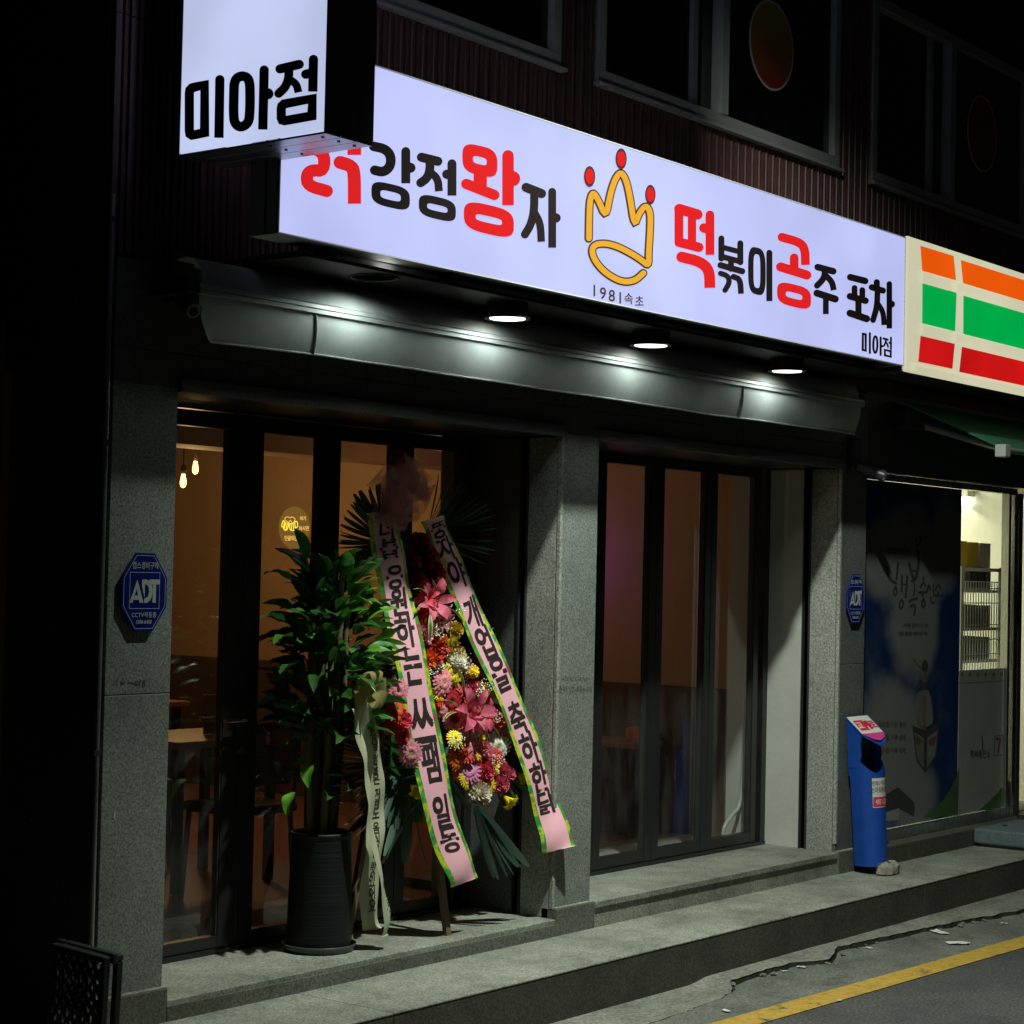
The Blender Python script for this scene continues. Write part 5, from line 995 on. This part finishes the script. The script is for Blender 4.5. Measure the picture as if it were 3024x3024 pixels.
CRB = [(1082, 2075), (1098, 2150), (1108, 2240), (1116, 2330), (1112, 2420), (1104, 2520), (1100, 2640), (1106, 2745)]
pr_ = obj('ribbon', strip_mesh(f1 := ribbon_strip(hang(CRB, [5.52, 5.53, 5.54, 5.55, 5.56, 5.56, 5.56, 5.56]), (.105, .11)), 0, 1, -1, 1, 0), 'ribbon_cream', pt)
strip_text(pr_, f1, RIB3, .012, .93, .107, .15, .88, .5)
CRC = [(1055, 2090), (1066, 2150), (1082, 2230), (1088, 2300), (1096, 2400), (1112, 2500), (1132, 2620), (1150, 2700), (1152, 2762)]
fn2 = ribbon_strip([(hit(x, y, 'Y', 5.50), Vector((.80, .50, 0))) for x, y in CRC], (.07, .075))
pr2 = obj('ribbon', strip_mesh(fn2, 0, 1, -1, 1, 0), 'ribbon_cream', pt)
m = MB(); text(m, 'Crunke', lambda u, v, d: tuple(fn2(.78 + u / .95, -v / .037, .0015)), .05, 0, bold=.012); obj('ribbon_lettering', m, 'ink', pr2)
bc = hit(1088, 2042, 'Y', 5.50)
for k in range(9):
    a = r2.uniform(0, 2 * math.pi) if k > 3 else (.3, 2.8, -.5, 3.6)[k]; m = MB(); n = 10; L_ = r2.uniform(.07, .10); w_ = r2.uniform(.03, .045); ax = Vector((math.cos(a), -.35 + .3 * r2.random(), math.sin(a) * .8)).normalized(); sd = ax.cross(Vector((0, 1, .2))).normalized(); nn = Vector((0, -1, 0))
    vs = []
    for i in range(n + 1):
        t = i / n * 2 * math.pi; q = bc + ax * L_ * (1 - math.cos(t)) / 2 + nn * .03 * math.sin(t)
        for j in (-1, 0, 1): vs.append(q + sd * w_ * j * (.35 + .65 * (1 - math.cos(t)) / 2))
    m.add(vs, [(i * 3 + j, i * 3 + j + 1, i * 3 + j + 4, i * 3 + j + 3) for i in range(n) for j in range(2)], True); obj('bow_loop', m, 'yellow_tulle', pt)

# ================================================================== congratulation wreath
wb = Vector((6.62, 5.60, F1))
wr = thing('flower_wreath', 'tall congratulation wreath of bright flowers with two pink lettered ribbons on an easel', 'flower wreath', wb)
Yw = lambda z: 5.60 + .080 * max(0, z - F1)                     # the wreath leans back a little
def WP(px, py, off=0):
    z = hit(px, py, 'Y', 5.58).z; p = hit(px, py, 'Y', Yw(z) - off); return p
l0 = hit(1321, 2762, 'Z', F1); l1 = WP(1255, 2250, -.05)
obj('easel_leg', MB().hexa(*[[c + Vector((a * .016, b * .011, 0)) for a, b in ((-1, -1), (1, -1), (1, 1), (-1, 1))] for c in (Vector((l0.x, l0.y, F1)), l1 + Vector((-.03, .05, .5)))]), 'easel_wood', wr)
l0b = Vector((l0.x - .48, l0.y + .16, F1)); obj('easel_leg', MB().hexa(*[[c + Vector((a * .016, b * .011, 0)) for a, b in ((-1, -1), (1, -1), (1, 1), (-1, 1))] for c in (l0b, l1 + Vector((-.12, .08, .5)))]), 'easel_wood', wr)
obj('easel_strut', MB().hexa(*[[c + Vector((a * .012, b * .012, 0)) for a, b in ((-1, -1), (1, -1), (1, 1), (-1, 1))] for c in (hit(1120, 2552, 'Y', 5.80), hit(1215, 2385, 'Y', 5.66))]), 'easel_wood', wr)
obj('back_board', MB().box(l1.x - .13, l1.x + .10, 5.80, 5.815, .75, 1.85), 'leaf_dark', wr)
# fronds: fans of long narrow blades
def blade_mesh(L, W):
    m = MB(); n = 6; vs = []
    for i in range(n + 1):
        t = i / n; w_ = W * (.35 + .65 * math.sin(math.pi * min(1, .15 + t * .72))) * (1 if t < .9 else .55)
        vs += [(-w_, t * L, .012 * w_ + .06 * L * t * t), (0, t * L, -.25 * w_ + .06 * L * t * t), (w_, t * L, .012 * w_ + .06 * L * t * t)]
    m.add(vs, [(i * 3 + j, i * 3 + j + 1, i * 3 + j + 4, i * 3 + j + 3) for i in range(n) for j in range(2)], True); return m.mesh('frond_blade', 'frond')
BM = blade_mesh(.20, .0115)
def px_dir(px, py, ang, Y):
    a = hit(px, py, 'Y', Y); b = hit(px + 40 * math.cos(ang), py - 40 * math.sin(ang), 'Y', Y); return a, (b - a).normalized()
r3 = random.Random(5)
def fan(cx, cy, a0, a1, n, r0, L, Y, tilt=-.15):
    for k in range(n):
        a = rad(a0 + (a1 - a0) * k / max(1, n - 1) + r3.uniform(-1.5, 1.5)); p, d = px_dir(cx + r0 * math.cos(a), cy - r0 * math.sin(a), a, Y + r3.uniform(-.01, .01))
        d = d + Vector((0, tilt + r3.uniform(-.08, .08), 0)); e = hit(cx + (r0 + L) * math.cos(a), cy - (r0 + L) * math.sin(a), 'Y', Y)
        place('frond_blade', BM, wr, p, d, r3.uniform(-.5, .5), (e - p).length / .20)
fan(1155, 1600, 95, 220, 30, 45, 135, 5.73); fan(1265, 1575, -35, 82, 24, 45, 130, 5.73)
fan(1190, 2240, 150, 268, 26, 60, 150, 5.63, -.05); fan(1215, 2280, 185, 275, 15, 80, 190, 5.66, -.05); fan(1440, 2210, -80, 25, 17, 40, 140, 5.61, -.06); fan(1400, 2360, -82, -58, 8, 20, 220, 5.55, -.1); fan(1360, 1940, -50, 40, 9, 20, 100, 5.70, 0); fan(1240, 1950, 120, 200, 8, 40, 110, 5.78, 0)
fan(1300, 2260, 0, 360, 26, 20, 150, 5.72, .05); fan(1270, 1850, 0, 360, 14, 20, 90, 5.78, .05)
# flowers: one mesh per kind and colour, shared by its repeats
FM = {}
def gerbera(c, eye):
    k = ('g', c, eye)
    if k in FM: return FM[k]
    m = MB(); rr = random.Random(3)
    for ring, (n, R, z0, up) in enumerate(((20, 1.0, 0, .10), (18, .82, .05, .26), (14, .5, .09, .4))):
        for q in range(n):
            a = 2 * math.pi * (q + .5 * ring) / n + rr.uniform(-.05, .05); R_ = R * rr.uniform(.93, 1.04); w_ = 2.6 / n * 1.45 * R ** .5; vs = []
            for t, ww in ((.12, .35), (.5, .9), (.82, 1), (1.0, .45)):
                r_ = R_ * t; z = z0 + up * math.sin(t * 2.2) * .45 - .06 * t * t
                for s in (-1, 1): vs.append((r_ * math.cos(a) - s * w_ * ww * .5 * math.sin(a), r_ * math.sin(a) + s * w_ * ww * .5 * math.cos(a), z + (.01 * q % .03)))
            m.add(vs, [(i * 2, i * 2 + 1, i * 2 + 3, i * 2 + 2) for i in range(3)], True)
    np_ = len(m.f); m.lathe([(.28, .08), (.27, .15), (.18, .19), (.03, .2)], (0, 0, 0), 12); me = m.mesh('gerbera', [c, eye])
    for i, p in enumerate(me.polygons): p.material_index = 1 if i >= np_ else 0
    FM[k] = me; return me
def pompon(c, n=110, frill=.5):
    k = ('p', c, n)
    if k in FM: return FM[k]
    m = MB(); rr = random.Random(n)
    for q in range(n):
        z = 1 - 1.25 * (q + .5) / n; a = q * 2.39996; s = math.sqrt(max(0, 1 - z * z)); d = Vector((s * math.cos(a), s * math.sin(a), z)); t = d.cross(Vector((.2, .1, 1))).normalized(); b = d.cross(t)
        r0, r1 = .45, .82 + .2 * rr.random(); w_ = .17; c1 = d * r0; c2 = d * r1 + t * rr.uniform(-.08, .08)
        m.add([c1 - t * w_ * .5, c1 + t * w_ * .5, c2 + t * w_ + b * w_ * .4 * rr.uniform(-1, 1), c2 + b * w_ * frill, c2 - t * w_ + b * w_ * .4 * rr.uniform(-1, 1)], [(0, 1, 2, 3, 4)])
    m.lathe([(.3, -.3), (.5, 0), (.4, .35), (.1, .5)], (0, 0, 0), 10); FM[k] = m.mesh('carnation', c); return FM[k]
def lily(c, open_=1.0):
    k = ('l', c, open_)
    if k in FM: return FM[k]
    m = MB()
    for q in range(6):
        a = q * math.pi / 3; w_ = .26 if q % 2 else .2; vs = []
        for t, ww, r_, z in ((0, .25, .06, -.5), (.3, .6, .16, -.1), (.6, 1, .16 + .34 * open_, .28), (.85, .75, .16 + .66 * open_, .36), (1, .08, .16 + .92 * open_, .20)):
            for s in (-1, 0, 1): vs.append((r_ * math.cos(a) - s * w_ * ww * math.sin(a), r_ * math.sin(a) + s * w_ * ww * math.cos(a), z + .06 * abs(s) + (.02 * (q % 2))))
        m.add(vs, [(i * 3 + j, i * 3 + j + 1, i * 3 + j + 4, i * 3 + j + 3) for i in range(4) for j in range(2)], True)
    n0 = len(m.f)
    for q in range(5):
        a = q * 1.256; m.tube([(0, 0, -.1), (.12 * math.cos(a), .12 * math.sin(a), .45)], .014, 4); 
    me = m.mesh('lily', [c, 'eye_yellow'])
    for i, p in enumerate(me.polygons): p.material_index = 1 if i >= n0 else 0
    FM[k] = me; return me
def spike(c):
    k = ('s', c)
    if k in FM: return FM[k]
    m = MB(); rr = random.Random(8)
    for q in range(90):
        z = -1 + 2 * q / 90; a = q * 2.4; R_ = .22 * (1 - .5 * (z + 1) / 2); p = Vector((R_ * math.cos(a), z, R_ * math.sin(a))); m.add([p + Vector((-.05, -.05, 0)), p + Vector((.06, -.03, .02)), p * 1.15 + Vector((0, .07, .05))], [(0, 1, 2)])
    FM[k] = m.mesh('flower_spike', c); return FM[k]
def flower(name, me, px, py, rpx, off, tilt=(0, 0)):
    p = WP(px, py, off); q = hit(px + rpx, py, 'Y', p.y); v = hit(px, py - rpx, 'Y', p.y); R_ = ((v - p).length * .55 + (q - p).length * .45) * 1.12
    n = Vector((-.35 + tilt[0], -1, .25 + tilt[1])).normalized(); o = place(name, me, wr, p, (0, 1, 0), 0, R_)
    o.rotation_quaternion = n.to_track_quat('Z', 'Y') @ __import__('mathutils').Quaternion((0, 0, 1), r3.uniform(0, 6)); return o
F = lambda x, y: (1100 + x / 3.863, 1950 + y / 3.863)
GE = [(800, 245, 118, 'p_pink', 'eye_yellow', .06), (900, 160, 110, 'p_yellow', 'eye_yellow', .05), (285, 345, 110, 'p_pink', 'eye_dark', .13), (258, 560, 132, 'p_orange', 'eye_dark', .14), (430, 1060, 122, 'p_pink', 'eye_yellow', .12), (1350, 300, 90, 'p_orange', 'eye_dark', .05), (1130, 480, 95, 'p_rose', 'eye_yellow', .03), (640, 900, 95, 'p_pink', 'eye_yellow', .05), (1095, 1255, 116, 'p_purple', 'eye_dark', .06), (890, 470, 118, 'p_red', 'eye_dark', .05), (955, 345, 80, 'p_rose', 'eye_yellow', .05), (900, 690, 85, 'p_pink', 'eye_yellow', .05), (960, 1100, 118, 'p_orange', 'eye_dark', .05), (1145, 1070, 90, 'p_mustard', 'eye_yellow', .06), (1430, 985, 108, 'p_white', 'eye_yellow', .06), (1320, 1425, 80, 'p_yellow', 'eye_yellow', .07), (1495, 870, 70, 'p_yellow', 'eye_yellow', .05), (1515, 980, 55, 'p_yellow', 'eye_yellow', .05), (740, 380, 70, 'p_yellow', 'eye_yellow', .04), (1545, 1110, 95, 'p_red', 'eye_dark', .04), (1050, 860, 110, 'p_mustard', 'eye_dark', .03), (1000, 1290, 80, 'p_orange', 'eye_dark', .03), (790, 570, 70, 'p_pink', 'eye_yellow', .03), (1230, 170, 95, 'p_red', 'eye_dark', .03), (1400, 1230, 78, 'p_yellow', 'eye_yellow', .06)]
for x, y, r, c, e, o_ in GE: flower('gerbera', gerbera(c, e), *F(x, y), r / 3.863, o_, (r3.uniform(-.35, .35), r3.uniform(-.35, .35)))
PO = [(715, 60, 80, 'p_cream', .04), (950, 30, 90, 'p_white', .05), (300, 700, 115, 'p_rose', .13), (345, 870, 70, 'p_rose', .13), (200, 760, 70, 'p_coral', .11), (560, 1230, 85, 'p_rose', .08), (1270, 1270, 95, 'p_rose', .06), (980, 1000, 90, 'p_orange', .05), (1410, 640, 105, 'p_orange', .06), (1450, 1190, 62, 'p_coral', .06), (1200, 1520, 115, 'p_cream', .06), (1450, 1410, 85, 'p_coral', .07), (1540, 1300, 72, 'p_coral', .07), (1185, 930, 80, 'p_dark', .03), (1250, 1060, 80, 'p_rose', .03), (1130, 130, 62, 'p_yellow', .05), (1240, 340, 80, 'p_mustard', .05), (1310, 400, 60, 'p_yellow', .05), (1130, 320, 70, 'p_coral', .04), (1290, 720, 95, 'p_rose', .03), (860, 880, 80, 'p_dark', .02), (700, 480, 80, 'p_red', .02), (1180, 1400, 80, 'p_red', .04), (420, 800, 90, 'p_rose', .02), (1350, 1080, 80, 'p_rose', .02)]
for x, y, r, c, o_ in PO: flower('carnation', pompon(c), *F(x, y), r / 3.863, o_, (r3.uniform(-.3, .3), r3.uniform(-.3, .3)))
for x, y, r, o_, c, op, tl in ((1140, 580, 190, .10, 'p_coral', 1, (0, 0)), (1240, 640, 150, .09, 'p_coral', 1, (.4, -.4)), (1090, 690, 130, .09, 'p_coral', 1, (-.3, -.6)), (1690, 1320, 120, .07, 'p_yellow', .55, (.8, -.8)), (1545, 1590, 120, .07, 'p_yellow', .55, (.5, -1)), (520, 1450, 130, .08, 'p_yellow', .6, (-.4, -1)), (1360, 1230, 80, .06, 'p_yellow', .8, (0, .3))): flower('lily', lily(c, op), *F(x, y), r / 3.863, o_, tl)
for x, y, r, a in ((1075, 200, 130, 0), (1350, 880, 130, .2), (1290, 560, 120, -.2)):
    o = flower('flower_spike', spike('p_spike'), *F(x, y), r / 3.863, .04); o.rotation_quaternion = Vector((a, -.2, 1)).to_track_quat('Y', 'Z')
F7 = lambda x, y: (900 + x / 2.147, 1250 + y / 2.147)
for x, y, r, o_, c, op, tl in ((810, 1130, 105, .06, 'p_coral', 1, (0, -.1)), (860, 1240, 75, .06, 'p_pink', .9, (.3, -.6)), (760, 1110, 70, .04, 'p_rose', 1, (-.4, 0)), (900, 1390, 85, .05, 'p_yellow', .7, (.4, -.7)), (860, 1410, 75, .05, 'p_yellow', .7, (-.2, -.8)), (850, 890, 50, .04, 'p_mustard', .8, (.3, .3))): flower('lily', lily(c, op), *F7(x, y), r / 2.147, o_, tl)
for x, y, r, c in ((830, 1420, 70, 'p_red'), (745, 1240, 55, 'p_orange'), (720, 770, 62, 'p_dark'), (760, 860, 70, 'p_dark'), (800, 960, 70, 'p_dark'), (700, 1000, 60, 'p_dark'), (735, 1340, 60, 'p_pink'), (950, 1310, 42, 'p_mustard'), (955, 1470, 52, 'p_mustard'), (795, 1310, 55, 'p_cream'), (800, 1480, 60, 'p_red'), (760, 1500, 60, 'p_orange'), (660, 880, 60, 'p_dark'), (790, 1050, 50, 'p_rose')): flower('carnation', pompon(c), *F7(x, y), r / 2.147, .03, (r3.uniform(-.3, .3), r3.uniform(-.3, .3)))
for k in range(24):
    x, y = r3.uniform(870, 1540), r3.uniform(520, 1420)
    if ((x - 1200) / 370) ** 2 + ((y - 960) / 520) ** 2 > 1: continue
    c = r3.choice(['p_rose', 'p_pink', 'p_coral', 'p_yellow', 'p_orange', 'p_white', 'p_red', 'p_purple'])
    if k % 2: flower('gerbera', gerbera(c, 'eye_dark' if k % 3 else 'eye_yellow'), *F(x, y), r3.uniform(62, 105) / 3.863, .05 + .03 * r3.random(), (r3.uniform(-.6, .6), r3.uniform(-.6, .6)))
    else: flower('carnation', pompon(c), *F(x, y), r3.uniform(55, 85) / 3.863, .045 + .03 * r3.random(), (r3.uniform(-.5, .5), r3.uniform(-.5, .5)))
# variegated leaves
def vleaf(w):
    m = MB(); n = 8; vs = []
    for i in range(n + 1):
        t = i / n; ww = w * math.sin(math.pi * min(1, .06 + .94 * t)) ** .8 if t < 1 else 0
        for s in (-1, -.55, .55, 1): vs.append((s * ww, t, .10 * math.sin(t * 3) - .2 * t * t * .5))
    m.add(vs, [(i * 4 + j, i * 4 + j + 1, i * 4 + j + 5, i * 4 + j + 4) for i in range(n) for j in range(3)], True); me = m.mesh('striped_leaf', ['vleaf', 'vleaf_edge'])
    for i, p in enumerate(me.polygons): p.material_index = 0 if i % 3 == 1 else 1
    return me
VL = vleaf(.09)
for a, b in [(F(*q), F(*w_)) for q, w_ in (((985, 545), (775, 430)), ((985, 590), (800, 660)), ((1035, 410), (985, 60)), ((1110, 770), (1110, 945)), ((1160, 790), (1232, 1010)), ((1255, 750), (1345, 990)), ((1330, 730), (1455, 860)), ((1180, 90), (1210, 220)))] + [(F7(*q), F7(*w_)) for q, w_ in (((770, 1150), (695, 1195)), ((890, 1165), (1015, 1255)), ((795, 1215), (795, 1385)), ((850, 1090), (915, 1040)), ((780, 1080), (690, 1040)), ((830, 1060), (812, 985)))]:
    p, e = WP(*a, .09), WP(*b, .10); place('striped_leaf', VL, wr, p, e - p, r3.uniform(-.4, .4), (e - p).length)
m = MB()
for cx, cy, rr_, n in ((960, 930, 110, 60), (1420, 640, 70, 40), (1430, 1130, 80, 40), (1280, 300, 90, 40), (1240, 380, 60, 20), (690, 150, 60, 20), (1060, 60, 90, 25), (560, 480, 1, 0)):
    for q in range(n):
        a = r3.uniform(0, 6.28); d = rr_ * r3.random() ** .6; p = WP(*F(cx + d * math.cos(a), cy + d * math.sin(a)), .105 + r3.uniform(0, .012)); s = r3.uniform(.0022, .0042); m.lathe([(s * .3, -s), (s, 0), (s * .3, s)], p, 5)
for cx, cy, rr_, n in ((960, 1200, 60, 30), (880, 1300, 60, 25), (1000, 1480, 60, 25), (930, 1440, 60, 20)):
    for q in range(n):
        a = r3.uniform(0, 6.28); d = rr_ * r3.random() ** .6; p = WP(*F7(cx + d * math.cos(a), cy + d * math.sin(a)), .08 + r3.uniform(0, .012)); s = r3.uniform(.0022, .0042); m.lathe([(s * .3, -s), (s, 0), (s * .3, s)], p, 5)
o = obj('baby_breath', m, 'p_white', wr); o['kind'] = 'stuff'
# pink ribbons with borders and brush lettering
def pink_ribbon(px, Ys, widths, body, s0, s1, A):
    path = [(hit(x, y, 'Y', yy), Vector(a)) for (x, y), yy, a in zip(px, Ys, A)]; fn = ribbon_strip(path, widths); L_ = sum((path[i + 1][0] - path[i][0]).length for i in range(len(path) - 1))
    rb = obj('ribbon', strip_mesh(fn, 0, 1, -.74, .74, 0, 80, 6, cut=.018), 'ribbon_pink', wr)
    for t0, t1 in ((-1, -.74), (.74, 1)): obj('ribbon_border', strip_mesh(fn, 0, 1.0, t0, t1, .0004, 80, 2), 'ribbon_border', rb)
    strip_text(rb, fn, body, .03, L_, (widths[0] + widths[1]) / 2, s0, s1, .72, .12); return rb
R1 = [(1132, 1510), (1150, 1600), (1166, 1700), (1190, 1830), (1224, 2010), (1268, 2230), (1312, 2420), (1350, 2540), (1380, 2606)]
pink_ribbon(R1, [5.68, 5.67, 5.655, 5.635, 5.585, 5.53, 5.49, 5.47, 5.46], (.180, .195), RIB1, .085, .815, [(1, -.1, .12), (1, -.1, .12), (1, -.1, .12), (1, -.1, .1), (1, -.1, .09), (1, -.1, .08), (1, -.1, .08), (1, -.05, .10), (1, .05, .12)])
R2 = [(1282, 1530), (1316, 1610), (1372, 1745), (1432, 1890), (1498, 2050), (1560, 2200), (1612, 2345), (1642, 2440), (1652, 2510)]
pink_ribbon(R2, [5.69, 5.68, 5.66, 5.625, 5.58, 5.53, 5.47, 5.43, 5.41], (.155, .175), RIB2, .06, .79, [(1, 0, .25), (1, 0, .28), (1, 0, .28), (1, 0, .28), (1, 0, .26), (1, 0, .22), (1, -.1, .16), (1, -.3, .1), (1, -.5, .2)])
# organza bow on top
for k in range(30):
    a = r3.uniform(0, 2 * math.pi); px_, py_ = 1182 + r3.uniform(-40, 38), 1450 + r3.uniform(-35, 40); c = hit(px_, py_, 'Y', 5.62); ax = Vector((math.cos(a), -.3 + .3 * r3.random(), math.sin(a))).normalized(); sd = ax.cross(Vector((.1, 1, .15))).normalized(); L_ = r3.uniform(.08, .14); w_ = r3.uniform(.045, .075); n = 14; vs = []
    for i in range(n + 1):
        t = i / n * 2 * math.pi; q = c + ax * L_ * (1 - math.cos(t)) / 2 + Vector((0, -.05, 0)) * math.sin(t)
        for j in (-1, -.33, .33, 1): vs.append(q + sd * w_ * j * (.2 + .8 * (1 - math.cos(t)) / 2) + Vector((0, .012 * noise.noise((i * .9, j * 2.5, k * 3.1)), .012 * noise.noise((i * .8, j * 2, k * 5.7)))))
    obj('bow_loop', MB().add(vs, [(i * 4 + j, i * 4 + j + 1, i * 4 + j + 5, i * 4 + j + 4) for i in range(n) for j in range(3)], True), 'organza', wr)
